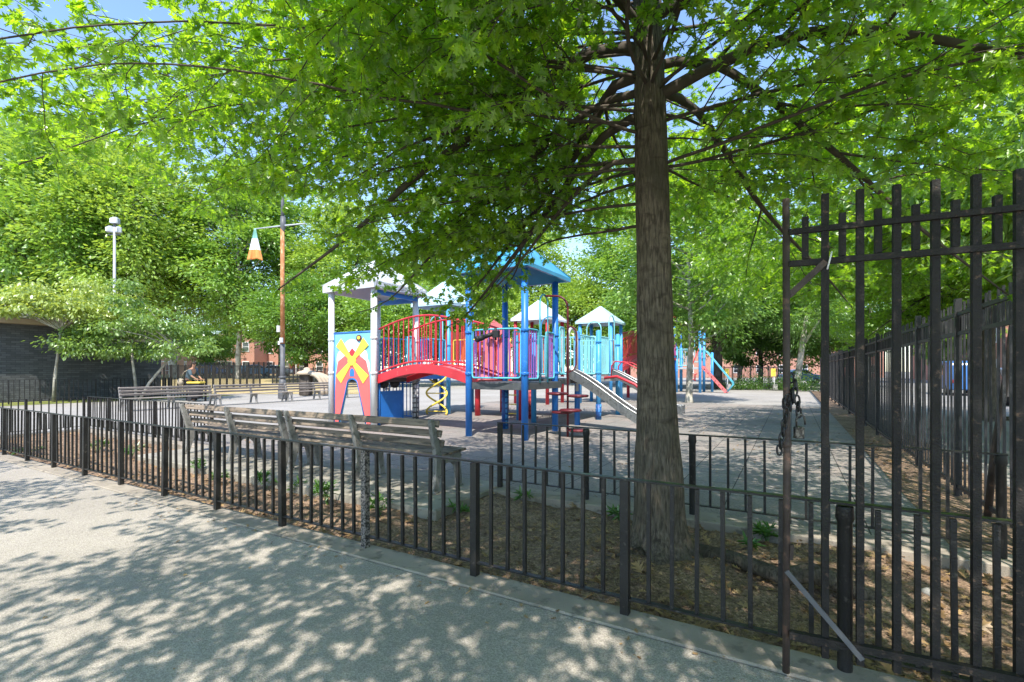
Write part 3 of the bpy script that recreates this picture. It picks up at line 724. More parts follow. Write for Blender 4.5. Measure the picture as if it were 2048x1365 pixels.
for dx in (-.42, -1.0):
    stroke([(dx + .0, .03), (dx + .1, .06), (dx + .2, .05), (dx + .28, .02), (dx + .22, -.03), (dx + .1, -.04), (dx + .02, -.01), (dx + .1, .01), (dx + .16, .0)], 0.005)
gf.build('graffiti', M['panel_dark'], rf, PO)
bm_ = MB(); bm_.box(((WX0 + WX1) / 2, WY1 - .02, 3.84), (WX1 - WX0 - .1, .05, .16)); pb(bm_, 'roof_beam', M['blue'])
bm_ = MB(); bm_.box((WX1 - .02, (WY0 + WY1) / 2, 3.86), (.05, WY1 - WY0 - .1, .14)); pb(bm_, 'roof_beam', M['blue'])
# painted board: outline with an arch cut out of it (x along the board, z up)
PX0, PX1 = WX0 + .12, WX1 - .12; PW = PX1 - PX0; PZ0, PZ1 = 0.05, 2.70
def arch_outline(w0, zt, n=14):
    c = PW / 2; out = []
    for i in range(n + 1):
        a = math.pi * i / n; out.append((c - 0.23 * math.cos(a), zt + 0.17 * math.sin(a)))
    return [(c - w0, 0)] + out + [(c + w0, 0)]
AR = arch_outline(0.55, 1.12)
board = [(0, 0)] + AR + [(PW, 0), (PW, PZ1 - PZ0), (0, PZ1 - PZ0)]
U, Vv = (1, 0, 0), (0, 0, 1); YF = WY0 + 0.02
def decal(pts, name, m, lay, parent):
    b = MB(); b.prism(pts, (PX0, YF - 0.004 * lay, PZ0), U, Vv, 0.004 * lay + 0.003); return b.build(name, m, parent, PO)
b = MB(); b.prism(board, (PX0, YF + 0.05, PZ0), U, Vv, 0.05)
wp = pb(b, 'windmill_panel', M['panel_sky'], label='painted panel with a coral windmill and yellow sails')
def circ(cx, cz, rx, rz, n=22): return [(cx + rx * math.cos(2 * math.pi * i / n), cz + rz * math.sin(2 * math.pi * i / n)) for i in range(n)]
c = PW / 2; H_ = PZ1 - PZ0
decal(circ(c - .03, 2.16, .36, .31), 'cloud', M['panel_white'], 1, wp); decal(circ(c - .40, 1.88, .27, .31), 'cloud', M['panel_white'], 1.4, wp); decal(circ(c + .36, 1.92, .27, .29), 'cloud', M['panel_white'], 1.4, wp); decal(circ(c + .54, 1.65, .18, .26), 'cloud', M['panel_white'], 1.6, wp)
mill = [(.03, 0.0)] + arch_outline(0.59, 1.16) + [(PW - .03, 0), (PW - .04, .9), (PW - .07, 1.42), (PW - .19, 1.82), (c + .27, 2.0), (c - .27, 2.0), (.17, 1.82), (.07, 1.42), (.04, .9)]
decal(mill, 'mill_body', M['panel_red'], 2, wp)
decal([(c - .16, 1.96), (c + .14, 1.96), (c + .16, 2.06), (c, 2.2), (c - .15, 2.06)], 'mill_cap', M['red'], 2.4, wp)
decal([(c - .09, 1.37), (c + .09, 1.37), (c + .09, 1.52), (c + .05, 1.59), (c, 1.6), (c - .05, 1.59), (c - .09, 1.52)], 'window', M['blue'], 3, wp)
hz = 1.83
for sx, sz in ((-1, 1), (1, 1), (-1, -1), (1, -1)):
    a0, a1 = np.array((c + sx * .06, hz + sz * .06)), np.array((c + sx * .57, hz + sz * .55)); d = unit(a1 - a0); nn = np.array((-d[1], d[0]))
    pts = [a0 - nn * .055, a1 - nn * .155, a1 + nn * .155, a0 + nn * .055]
    s = decal([tuple(p) for p in pts], 'sail', M['sail'], 4, wp)
    l = MB(); q0, q1 = a0 + d * .12, a1 - d * .12; l.bar((PX0 + q0[0], YF - .018, PZ0 + q0[1]), (PX0 + q1[0], YF - .018, PZ0 + q1[1]), .014, .004, up=(0, 1, 0)); l.build('sail_line', M['panel_dark'], s, PO)
decal(circ(c, hz, .165, .14, 16), 'hub', M['sail'], 5, wp)
decal(circ(c + .28, 2.49, .11, .095, 10), 'flower', M['maroon'], 3.2, wp); decal(circ(c + .28, 2.50, .06, .05, 10), 'flower_centre', M['sail'], 3.8, wp)
fr = MB()
fr.tube([(PX0, YF, .04), (PX0, YF, PZ1)], .02, 8); fr.tube([(PX1, YF, .04), (PX1, YF, PZ1)], .02, 8); fr.tube([(PX0 - .1, YF, PZ1 + .015), (PX1 + .1, YF, PZ1 + .015)], .024, 8); fr.tube([(PX0 + x, YF - .012, PZ0 + z) for x, z in AR], .017, 6)
fr.build('panel_frame', M['blue'], wp, PO)
# under the tower: bubble panel, bars, low bench
b = MB(); b.box((WX1 - .02, 10.72, .58), (.03, .86, .82)); b.tube([(WX1 - .02, 10.22, .02), (WX1 - .02, 10.22, 1.25)], .035, 8); b.tube([(WX1 - .02, 11.2, .02), (WX1 - .02, 11.2, 1.25)], .035, 8); pb(b, 'counter_panel', M['blue'])
rail_panel((WX0 + .1, WY1), (WX1 - .2, WY1), .12, 1.2, M['blue'], M['blue'], 9)
for yv in (10.55, 11.0):
    b = MB(); b.lathe((WX1 - .16, yv, 1.26), [(.01, -.2), (.1, -.17), (.14, -.1), (.15, 0)], 14); pb(b, 'drum', M['rubber_black'])
b = MB(); b.box((-11.2, 11.2, .36), (1.4, .28, .05)); b.box((-11.8, 11.2, .17), (.06, .24, .34)); b.box((-10.6, 11.2, .17), (.06, .24, .34)); pb(b, 'low_seat', M['blue'])
rail_panel((WX1 - .02, 11.42), (WX1 - .06, 11.8), 1.5, 2.65, M['teal'], M['teal'], 3)
rail_panel((WX0, WY0 + .1), (WX0, WY1 - .1), 1.45, 2.65, M['teal'], M['sky_blue'], 11)
rail_panel((WX0 + .1, WY1), (WX0 + .75, WY1), 1.45, 2.65, M['teal'], M['purple'], 4)

# --- arched red bridge from the windmill tower to the blue tower
BX0, BX1, BY0, BY1 = WX1 + .05, -6.86, 10.12, 11.32
A_ = lambda s: 0.33 * math.sin(math.pi * s) - 0.06 * s
br = MB(); n = 20; tread = MB()
for i in range(n):
    s0, s1 = i / n, (i + 1) / n; x0, x1 = BX0 + (BX1 - BX0) * s0, BX0 + (BX1 - BX0) * s1
    tread.bar((x0 + .004, (BY0 + BY1) / 2, 1.40 + A_(s0)), (x1 - .004, (BY0 + BY1) / 2, 1.40 + A_(s1)), BY1 - BY0 - .12, .04)
bd = pb(tread, 'bridge_deck', M['pink'])
for yv in (BY0, BY1):
    b = MB(); b.tube  # curved side beam
    top = [(BX0 + (BX1 - BX0) * i / n - BX0, 1.47 + A_(i / n)) for i in range(n + 1)]; bot = [(x, z - .25) for x, z in top][::-1]
    b.prism(top + bot, (BX0, yv + .03, 0), (1, 0, 0), (0, 0, 1), .06); b.build('side_beam', M['red'], bd, PO, .006)
    rail_panel((BX0 + .03, yv), (BX1 - .03, yv), 1.55, 2.78, M['red'], M['red'], 17, arch=A_, round_c=False, rr=.027, rb=.018, name='bridge_railing')
# --- blue tower
TX0, TX1, TY0, TY1, DZ = -6.8, -5.28, 9.68, 11.65, 1.30
for x, y, sl in ((TX0, TY0, None), (TX1, TY0 + .05, None), (TX1 - .13, TY1, None), (TX0, TY1 - .25, (M['blue_mesh'], 1.1))): post(x, y, 3.9, M['blue'], sleeve=sl)
deck(TX0 + .02, TX1 + .02, TY0 + .02, TY1 + .1, DZ, th=.16)
pyramid(TX0 - .28, TX1 + .22, TY0 - .24, TY1 + .22, 4.02, 4.98, M['roof_blue'], 0.09)
rail_panel((TX0 + .1, TY0), (TX1 - .1, TY0 + .04), DZ + .12, 2.56, M['teal'], M['purple'], 9, bulge=.12)
rail_panel((TX1, TY0 + .15), (TX1, TY0 + .72), DZ + .1, 2.56, M['teal'], M['purple'], 4)
rail_panel((TX1 - .05, TY1 - .72), (TX1 - .1, TY1 - .14), DZ + .1, 2.56, M['teal'], M['purple'], 4)
hoop(arc_pts((TX1 + .03, TY0 + .76, DZ), (TX1 + .03, TY1 - .78, DZ), 3.45), .02, M['teal'])
tl = MB(); tp = np.array((-6.05, 9.47, 2.42)); td = unit(np.array((-.55, -.75, -.32)))
tl.tube([tp - td * .1, tp + td * .16], .05, 12); tl.tube([tp + td * .16, tp + td * .34], .062, 12); tl.tube([tp + td * .3, tp + td * .37], .072, 12); tl.tube([tp - td * .2, tp - td * .1], .036, 10); tl.box((tp[0] + .12, tp[1] + .06, tp[2] + .02), (.16, .1, .16)); tl.tube([(tp[0] + .1, tp[1] + .07, 2.3), (tp[0] + .1, tp[1] + .07, 2.58)], .03, 8)
pb(tl, 'telescope', M['rubber_black'], label='grey play telescope on the front railing')
pc = MB(); px_, py_ = -4.66, 10.75
pc.tube([(px_, py_, -.03), (px_, py_, 3.1)] + [(px_ - .3 * (1 - math.cos(a)), py_ - .02 * a, 3.1 + .3 * math.sin(a)) for a in np.linspace(.15, 1.57, 8)] + [(TX1 + .05, py_ - .05, 3.42)], .026, 10)
pc.tube([(px_, py_, 2.66)] + [(px_ + .16 * math.sin(a), py_ + .16 * math.sin(a), 2.5 + .16 * math.cos(a)) for a in np.linspace(.3, 1.57, 5)] + [(px_ + .16, py_ + .16, 1.75), (px_ + .1, py_ + .1, 1.6), (px_, py_, 1.55)], .018, 8)
pcl = pb(pc, 'pod_climber', M['maroon'])
for z, a in ((.17, .4), (.58, 2.6), (.66, 5.4), (.99, .3), (1.04, 3.4)):
    s = MB(); s.lathe((px_ + .24 * math.cos(a), py_ + .24 * math.sin(a), z), [(.05, -.05), (.24, -.03), (.27, 0), (.24, .025), (.0, .03)], 18); s.build('step', M['maroon'], pcl, PO)
# --- slide deck behind the blue tower
deck(TX0, TX1 - .02, TY1 + .12, 13.2, 1.36)
for x, y, m in ((-5.42, 13.2, M['blue']), (-6.85, 13.2, M['sky_blue'])): post(x, y, 2.7, m)
post(-7.6, 13.6, 2.7, M['sky_blue'])
rail_panel((TX0, TY1 + .2), (TX0, 13.1), 1.5, 2.7, M['pale_teal'], M['pale_teal'], 8)
rail_panel((TX1 - .06, TY1 + .12), (TX1 - .06, TY1 + .42), 1.5, 2.75, M['teal'], M['pale_teal'], 2)
def slide(x0, y, ztop, run, wd=.46, name='slide', org=None, parent=None):
    b = MB(); n = 26; prof = []
    for i in range(n + 1):
        s = i / n; x = x0 + run * s
        z = ztop + (0.24 - ztop) * (s * 1.02 if s < .0 else (0.5 - 0.5 * math.cos(math.pi * min(1, s ** 1.05))) * .35 + .65 * min(1, s * 1.12))
        prof.append((x, max(z, 0.24)))
    bed = [(x - x0, z) for x, z in prof]
    b.prism(bed + [(x, z - .02) for x, z in bed[::-1]], (x0, y + wd / 2, 0), (1, 0, 0), (0, 0, 1), wd)
    o = pb(b, name, M['steel'], parent, org)
    for sgn in (-1, 1):
        s = MB(); side = [(x, z - .05) for x, z in bed] + [(x, z + .20) for x, z in bed[::-1]]
        s.prism(side, (x0, y + sgn * wd / 2 + .015, 0), (1, 0, 0), (0, 0, 1), .03)
        s.tube([(x, y + sgn * wd / 2, z + .21) for x, z in prof], .022, 8)
        for i in range(9, n, 1):
            x, z = prof[i]; s.box((x, y + sgn * (wd / 2 + .012), z + .075), (.02, .03, .24))
        s.build('side_wall', M['steel'], o, org or PO)
    return o
slide(TX1 - .1, 12.62, 1.44, 2.2)
hoop(arc_pts((TX1 - .05, 12.3, 1.4), (TX1 - .05, 12.95, 1.0), 2.78), .045, M['galv'], 'slide_hood')
# --- second deck with pale teal barriers, second slide
QX0, QX1, QY0, QY1 = -7.0, -5.42, 15.0, 17.0
for x, y, sl in ((QX0, QY0, None), (QX1, QY0, (M['blue_mesh'], .5)), (QX1, QY1, None), (QX0, QY1, None)): post(x, y, 2.86, M['sky_blue'], sleeve=sl)
deck(QX0, QX1 + .06, QY0, QY1, 1.36, M['galv'])
deck(QX0 + .25, QX1 - .1, 13.25, QY0 - .02, 1.36, M['galv'])
rail_panel((QX0 + .1, QY0), (QX1 - .1, QY0), 1.48, 2.7, M['pale_teal'], M['pale_teal'], 10)
rail_panel((QX1 - .1, 13.3), (QX1 - .1, QY0 - .1), 1.48, 2.66, M['pale_teal'], M['pale_teal'], 10)
rail_panel((QX0 + .25, 13.3), (QX0 + .25, QY0 - .1), 1.48, 2.66, M['pale_teal'], M['teal'], 10)
rail_panel((QX1, QY0 + .1), (QX1, QY0 + .95), 1.48, 2.7, M['pale_teal'], M['pale_teal'], 7)
rail_panel((QX0 + .1, QY1), (QX1 - .1, QY1), 1.48, 2.7, M['pale_teal'], M['pale_teal'], 10)
hoop(arc_pts((QX1, QY0 + 1.02, 1.4), (QX1, QY0 + 1.6, 1.4), 3.5), .02, M['pale_teal'])
hoop(arc_pts((QX0 + .4, QY1, 1.4), (QX0 + .95, QY1, 1.4), 3.4), .02, M['pale_teal'])
slide(QX1 + .05, QY0 + 1.32, 1.42, 2.35)
for yv in (QY0 + .95, QY0 + 1.7):
    hoop([(QX1 + .1, yv, 1.38), (QX1 + .12, yv, 1.75), (QX1 + .25, yv, 1.9), (QX1 + .6, yv, 1.86), (QX1 + 1.2, yv, 1.55), (QX1 + 1.7, yv, 1.05), (QX1 + 1.9, yv, .6)], .022, M['red'], 'handrail')
hoop([(QX1 + .05, QY0 + .4, 1.34), (QX1 + .5, QY0 + .35, 1.40), (QX1 + 1.1, QY0 + .3, 1.15), (QX1 + 1.6, QY0 + .3, .7), (QX1 + 1.75, QY0 + .3, 0)], .045, M['red'], 'curved_climber')
# --- red tower in the middle
RX0, RX1, RY0, RY1 = -9.6, -7.55, 14.2, 16.2
post(RX0, RY0, 1.5, M['red'], .1, clamps=False)
for x, y in ((RX1, RY0), (RX1, RY1), (RX0, RY1)): post(x, y, 1.3, M['red'], clamps=False, sleeve=(M['red_mesh'], 1.25))
for x, y in ((RX1 + .02, RY0 - .6), (RX0 - .02, RY1 - .3)): post(x, y, 2.8, M['red'])
deck(RX0, RX1, RY0 - .5, RY1, 1.36, M['red'])
deck(RX1 + .02, QX0 - .02, RY0 + .5, RY1 - .1, 1.36, M['deck'])
b = MB()
for i in range(5): b.box((RX0 + .28 + .3 * i, RY0 + .1, 2.06), (.22, .05, 1.3))
b.box((RX0 + .88, RY0 + .14, 2.45), (1.6, .03, .08)); pb(b, 'plank_barrier', M['pink'])
b = MB(); pet = []
for i in range(30):
    a = 2 * math.pi * i / 30; r_ = .36 * (1 + .16 * math.cos(5 * a)); pet.append((r_ * math.cos(a), r_ * math.sin(a)))
b.prism(pet, (RX0 + .75, RY0 - .05, 2.98), (1, 0, 0), (0, 0, 1), .05); pb(b, 'flower_board', M['pink'])
rail_panel((RX1, RY0), (RX1, RY1 - .1), 1.5, 2.75, M['red'], M['red'], 10)
rail_panel((RX0, RY1), (RX1, RY1), 1.5, 2.75, M['red'], M['purple'], 11)
hoop(arc_pts((-7.15, 14.3, 1.36), (-6.55, 14.3, 1.36), 3.35), .02, M['sky_blue'])
ld = MB(); lx0, lx1, ly = -7.98, -7.5, 13.55
for x in (lx0, lx1): ld.tube([(x, ly, 0), (x, ly, 1.45), (x, ly + .1, 2.5), (x, ly + .2, 2.62)], .022, 8)
for z in (.2, .5, .8, 1.1): ld.tube([(lx0, ly, z), (lx1, ly, z)], .018, 8)
pb(ld, 'ladder', M['yellow'])
# --- pale blue roofed tower at the back left, helix climber
CX0, CX1, CY0, CY1 = -12.35, -10.85, 14.15, 15.65
for x, y, sl in ((CX0, CY0, (M['blue_mesh'], 1.3)), (CX1, CY0, None), (CX1, CY1, None), (CX0, CY1, (M['blue_mesh'], 1.3))): post(x, y, 4.0, M['sky_blue'], sleeve=sl)
deck(CX0, CX1, CY0, CY1, 1.5)
pyramid(CX0 - .16, CX1 + .16, CY0 - .16, CY1 + .16, 4.08, 5.0, M['roof_pale'], .09)
deck(CX1 + .02, RX0 - .02, CY0 + .2, CY1 - .1, 1.4, M['blue'])
rail_panel((CX1 + .08, CY0 + .2), (RX0 - .08, CY0 + .2), 1.55, 2.7, M['yellow'], M['purple'], 6)
rail_panel((CX0 + .1, CY0), (CX0 + .62, CY0), 1.6, 2.75, M['blue'], M['purple'], 4)
rail_panel((CX1 + .1, CY1), (RX0 - .1, CY1), 1.55, 2.7, M['red'], M['red'], 8)
rail_panel((CX0 + .1, CY1), (CX1 - .1, CY1), 1.6, 2.75, M['blue'], M['teal'], 9)
hoop(arc_pts((CX0 + .66, CY0 - .02, 1.5), (CX0 + 1.25, CY0 - .02, 1.5), 3.6), .022, M['pale_teal'])
b = MB(); b.box((-11.5, 15.45, 2.55), (1.0, .05, 1.1)); pb(b, 'back_board', M['orange'])
hx = MB(); hc = (-11.05, 13.72)
for ph in (0, math.pi):
    hx.tube([(hc[0] + .42 * math.cos(ph + a), hc[1] + .25 * math.sin(ph + a), .02 + 1.5 * a / (2.25 * math.pi)) for a in np.linspace(0, 2.25 * math.pi, 40)], .034, 9)
for a in np.linspace(.5, 2.1 * math.pi, 5):
    z = .02 + 1.5 * a / (2.25 * math.pi); hx.tube([(hc[0] + .42 * math.cos(a), hc[1] + .25 * math.sin(a), z), (hc[0] - .42 * math.cos(a), hc[1] - .25 * math.sin(a), z)], .02, 7)
pb(hx, 'helix_climber', M['yellow'])
deck(-12.0, -10.95, WY1 + .1, CY0 - .02, 1.42, M['blue'])
rail_panel((-10.95, WY1 + .1), (-10.95, CY0 - .05), 1.55, 2.7, M['teal'], M['sky_blue'], 11)
rail_panel((-12.0, WY1 + .1), (-12.0, CY0 - .05), 1.55, 2.7, M['teal'], M['teal'], 11)

# ------------------------------------------------------------------ further play structure (two pale roofs, red bridge, red ramp)
FO = (-8.5, 30.0, 0)
play2 = thing('play_structure', 'further play structure behind the big oak trunk, with red bridge and red climbing ramp', 'play structure', FO)
kw = dict(parent=play2, org=FO)
def tower(cx, cy, hf, zd, ze, zp, mp, mr, nb=9, top=None):
    for sx in (-1, 1):
        for sy in (-1, 1): post(cx + sx * hf, cy + sy * hf, ze - .02, mp, .085, clamps=False, **kw)
    deck(cx - hf, cx + hf, cy - hf, cy + hf, zd, **kw)
    pyramid(cx - hf - .18, cx + hf + .18, cy - hf - .18, cy + hf + .18, ze, zp, mr, .09, **kw)
tower(-10.7, 21.2, .85, 1.5, 4.05, 5.0, M['red'], M['roof_white'])
rail_panel((-11.5, 20.35), (-9.9, 20.35), 1.6, 2.8, M['red'], M['pink'], 12, **kw)
b = MB(); b.box((-10.45, 20.9, 2.0), (.36, .06, 1.1)); pb(b, 'climbing_board', M['orange'], play2, FO)
tower(-8.2, 23.0, .78, 1.5, 3.95, 4.75, M['sky_blue'], M['roof_pale'])
rail_panel((-8.9, 22.22), (-7.5, 22.22), 1.6, 2.8, M['pale_teal'], M['pale_teal'], 10, **kw)
deck(-9.85, -8.98, 21.4, 22.6, 1.5, **kw)
a0, a1 = np.array((-7.9, 23.8)), np.array((-7.9, 36.9))
n = 20; up_ = lambda s: .5 * math.sin(math.pi * s) + .8 * s
b = MB()
for i in range(n):
    q0 = a0 + (a1 - a0) * i / n; q1 = a0 + (a1 - a0) * (i + 1) / n
    b.bar((q0[0], q0[1], 1.6 + up_(i / n)), (q1[0], q1[1], 1.6 + up_((i + 1) / n)), 1.1, .16)
pb(b, 'bridge_deck', M['red'], play2, FO)
for dx in (-.55, .55): rail_panel((a0[0] + dx, a0[1]), (a1[0] + dx, a1[1]), 1.85, 3.15, M['red'], M['red'], 60, arch=up_, round_c=False, rr=.03, name='bridge_railing', **kw)
for x, y in ((-8.45, 28.5), (-7.35, 28.5), (-8.45, 32.6), (-7.35, 32.6)): post(x, y, 1.9, M['red'], .09, clamps=False, **kw)
tower(-8.5, 38.0, 1.05, 1.85, 5.15, 6.5, M['blue'], M['red'])
EX0, EX1, EY0, EY1 = -7.4, -5.75, 37.2, 39.0
for x, y, h in ((EX0, EY0, 3.3), (EX1, EY0, 4.4), (EX1, EY1, 4.4), (EX0, EY1, 3.3), (EX1 + .55, EY1 + .2, 2.9)): post(x, y, h, M['sky_blue'], .1, **kw)
deck(EX0 - .1, EX1, EY0, EY1, 1.8, M['galv'], **kw)
rail_panel((EX0 + .1, EY0), (EX0 + 1.0, EY0), 1.95, 3.15, M['pale_teal'], M['pale_teal'], 6, rr=.028, rb=.018, **kw)
rail_panel((EX0 + 1.0, EY0 + .02), (EX1 - .1, EY0 + .02), 2.2, 4.05, M['pale_teal'], M['pale_teal'], 1, rr=.028, rb=.02, **kw)
b = MB(); b.prism([(0, 1.8), (1.55, 0.0), (1.75, 0.0), (.1, 1.92)], (EX1 + .05, EY0 + .95, 0), (1, 0, 0), (0, 0, 1), .75)
rmp = pb(b, 'climbing_ramp', M['pink'], play2, FO)
for i in range(6):
    q = (i + .7) / 6.6; b = MB(); b.ball((EX1 + .1 + 1.6 * q, EY0 + .2, 1.86 * (1 - q) + .02), (.05, .02, .05), 8); b.build('hand_hole', M['panel_dark'], rmp, FO)
for yv in (EY0 + .2, EY0 + 1.0):
    hoop([(EX1 + .1, yv, 3.05), (EX1 + .35, yv, 3.0), (EX1 + 2.1, yv, .75), (EX1 + 2.15, yv, .6), (EX1 + 1.75, yv, .05)], .035, M['teal'], 'handrail', play2, FO)
hoop([(EX1 - .05, EY0 - .05, 3.2), (EX1 - .55, EY0 - .08, 1.95), (EX1 - .7, EY0 - .08, 1.85)], .035, M['red'], 'handrail', play2, FO)
b = MB()
for i in range(3): b.box((EX1 - .75 + .2 * i, EY0 - .2, .4 + .4 * i), (.2, .3, .8 + .0 * i)) if False else b.tube([(EX1 - .75 + .22 * i, EY0 - .25, .02 + .4 * i), (EX1 - .75 + .22 * i, EY0 - .25, .5 + .4 * i), (EX1 - .6 + .22 * i, EY0 - .25, .55 + .4 * i)], .05, 8)
pb(b, 'step_climber', M['red'], play2, FO)
#PART4
# ------------------------------------------------------------------ comfort station at the left
def station():
    root = thing('park_building', 'low dark painted brick park building with tan fascia at the left edge', 'building', (-39.5, 6, 0))
    O = (-39.5, 6, 0)
    b = MB(); b.box((-39.5, 6.2, 1.95), (11, 18.0, 3.96)); b.build('wall', M['dark_brick'], root, O)
    b = MB(); x0, x1, y0, y1 = -45.6, -33.3, -3.5, 15.9
    for p, q in (((x0, y0), (x1, y0)), ((x1, y0), (x1, y1)), ((x1, y1), (x0, y1)), ((x0, y1), (x0, y0))): b.bar((*p, 4.06), (*q, 4.06), .06, .26)
    b.box(((x0 + x1) / 2, (y0 + y1) / 2, 3.955), (x1 - x0 - .1, y1 - y0 - .1, .03)); b.build('fascia', M['fascia'], root, O)
    b = MB(); cx = (x0 + x1) / 2; e = .12
    vs = [(x0 - e, y0 - e, 4.2), (x1 + e, y0 - e, 4.2), (x1 + e, y1 + e, 4.2), (x0 - e, y1 + e, 4.2), (cx, y0 + 5, 5.4), (cx, y1 - 5, 5.4)]
    b.add(vs, [(0, 1, 4), (1, 2, 5, 4), (2, 3, 5), (3, 0, 4, 5), (3, 2, 1, 0)]); b.build('roof', M['roof_grey'], root, O)
station()
f = thing('low_fence', 'thin dark railing running along the front of the dark brick park building', 'fence')
picket_run(f, (-31.9, 3.5), (-31.9, 14.5), [1.1 * i for i in range(11)], 5, 1.15, 0.0, 0.05, 0.024, M['iron'], M['iron'], 0.12)
sheet('grass_strip', -33.9, -30.9, 0, 18, -0.015, M['grassy'])
f = thing('low_fence', 'short black fence behind the far benches, where the person in grey stands', 'fence')
a, b_ = W(303, 27), W(411, 25.5)
picket_run(f, (a.x, a.y), (b_.x, b_.y), [i * (b_ - a).length / 3 for i in range(4)], 5, 1.2, 0.0, 0.07, 0.035, M['iron'], M['iron'], 0.1)

def far_fence(a, b, h, n, label, step_posts=6, pick=.03):
    root = thing('far_fence', label, 'fence', tuple(a))
    L = (b - a).length; d = (b - a) / L
    pm = bar_mesh('post', .1, -.05, h + .1, M['iron'])
    for i in range(0, n + 1, step_posts):
        p = d * (L * i / n); put('post', pm, root, (p.x, p.y, 0), (0, 0, math.atan2(d.y, d.x)))
    km = bar_mesh('picket', pick, .1, h - .03, M['iron'])
    ks = [i for i in range(n) if i % step_posts]
    rest = MB()
    for c_, i in enumerate(ks):
        p = d * (L * i / n)
        if c_ < 100: put('picket', km, root, (p.x, p.y, 0), (0, 0, math.atan2(d.y, d.x)))
        else: rest.box((p.x, p.y, h / 2), (pick, pick, h - .13), math.atan2(d.y, d.x))
    if rest.v: rest.build('picket', M['iron'], root)['kind'] = 'stuff'
    e = d * L
    for nm, z in (('top_rail', h), ('bottom_rail', .12)):
        r = MB(); r.bar((0, 0, z), (e.x, e.y, z), .05, .05); r.build(nm, M['iron'], root)
    return root
far_fence(W(328, 38), W(520, 40), 1.95, 84, 'grey far fence behind the walking person, in front of the brick houses')
far_fence(W(400, 60, .5), W(548, 58, .5), 2.0, 90, 'black far fence under the trees, left of the rusty flagpole')
far_fence(W(545, 44), W(690, 47), 1.75, 110, 'black far fence under the trees, behind and right of the rusty flagpole')
far_fence(W(1448, 42), W(1575, 40.5), 1.85, 42, 'thin far fence at the end of the playground, between two yellow signs')
# raised dry lawn far left
b = MB(); q = [W(270, 33, -.01), W(720, 33, -.01), W(760, 58, .62), W(760, 110, .9), W(200, 110, .9), W(230, 58, .62)]
b.add([tuple(p) for p in q], [(0, 1, 2, 5), (5, 2, 3, 4)]); struct(b.build('lawn', M['dry']))
# ------------------------------------------------------------------ flagpole, flag, light pole
fp = W(565, 27.5)
root = thing('flagpole', 'rusty orange flagpole with a white crossbar standing behind the far benches', 'flagpole', tuple(fp))
b = MB(); b.tube([(0, 0, -.05), (0, 0, 3.1)], .135, 14); b.lathe((0, 0, 0), [(.24, 0), (.24, .5), (.2, .9), (.17, 1.1)], 16); b.lathe((0, 0, 1.12), [(.15, 0), (.21, .04), (.21, .12), (.15, .16)], 16); b.build('pole_base', M['pole_grey'], root)
b = MB(); b.tube([(0, 0, 3.1), (0, 0, 9.9)], [.125, .105], 14); b.build('pole', M['pole_rust'], root)
b = MB(); b.tube([(0, 0, 9.9), (0, 0, 12.2)], [.10, .07], 12); b.ball((0, 0, 12.25), .1); b.lathe((0.05, 0, 9.6), [(.02, -.25), (.16, .15), (.14, .7)], 10); b.build('pole_top', M['pole_grey'], root)
ya = P(508, 443, 28.3) - fp; yb = P(611, 464, 26.9) - fp
ya = Vector((ya.x, ya.y, 9.85)); yb = Vector((yb.x, yb.y, 9.75))
b = MB(); b.tube([ya * 1.0, Vector((0, 0, 9.8)) + Vector((0, 0, 0)), yb], [.035, .05, .035], 8); b.build('crossbar', M['pole_light'], root)
b = MB(); b.box((-.16, -.14, 3.95), (.16, .12, .36)); b.box((.12, -.16, 3.3), (.18, .1, .26)); b.box((-.14, -.1, 3.15), (.12, .1, .2)); b.build('junction_box', M['white_sign'], root)
def flag():
    o = P(510, 458, 28.2); H = 1.75
    rx = np.array((0.866, 0.5, 0)); fy = np.array((-.5, .866, 0))
    nu, nv = 26, 22; vs = []; fs = []; ms = []
    for j in range(nv + 1):
        t = j / nv; wd = .10 + .82 * t ** 1.1
        for i in range(nu + 1):
            u = i / nu - .5; y = .07 * t * math.sin(u * 13 + t * 2) + .02 * math.sin(u * 29)
            z = -H * t + (-.10 * abs(u) * 2 + .03 * math.sin(u * 9)) * t * t * .8
            vs.append(np.array(o) + rx * (u * wd - .04 * t) + fy * y + np.array((0, 0, z)))
    b = MB()
    for j in range(nv):
        mi = 0 if j < nv * .33 else (1 if j < nv * .66 else 2)
        fs = []
    allf = []
    b.v = [tuple(v) for v in vs]
    for j in range(nv):
        mi = 0 if j < nv * .3 else (1 if j < nv * .66 else 2)
        for i in range(nu):
            a = j * (nu + 1) + i; b.f.append([a, a + 1, a + nu + 2, a + nu + 1]); b.m.append(mi); b.s.append(True)
    ob = b.build('flag', [M['green_paint'], M['panel_white'], paint("flag_orange_cloth", (0.68, 0.26, 0.07), 0.8)], None, tuple(o)); ob.location = o
    so = ob.modifiers.new("cloth", 'SOLIDIFY'); so.thickness = 0.006
    h = MB(); h.tube([o, (o[0], o[1], 9.87)], .012, 6); h.build('halyard', M['white_sign'], ob, tuple(o))
    tag(ob, 'gathered green, white and orange flag hanging from the left end of the flagpole crossbar', 'flag')
flag()
lp = W(229, 44)
root = thing('light_pole', 'tall pale floodlight pole with boxy lamps rising behind the dark brick park building', 'light pole', tuple(lp))
b = MB(); b.tube([(0, 0, -.05), (0, 0, 14.6)], [.14, .10], 12); b.build('pole', M['pole_light'], root)
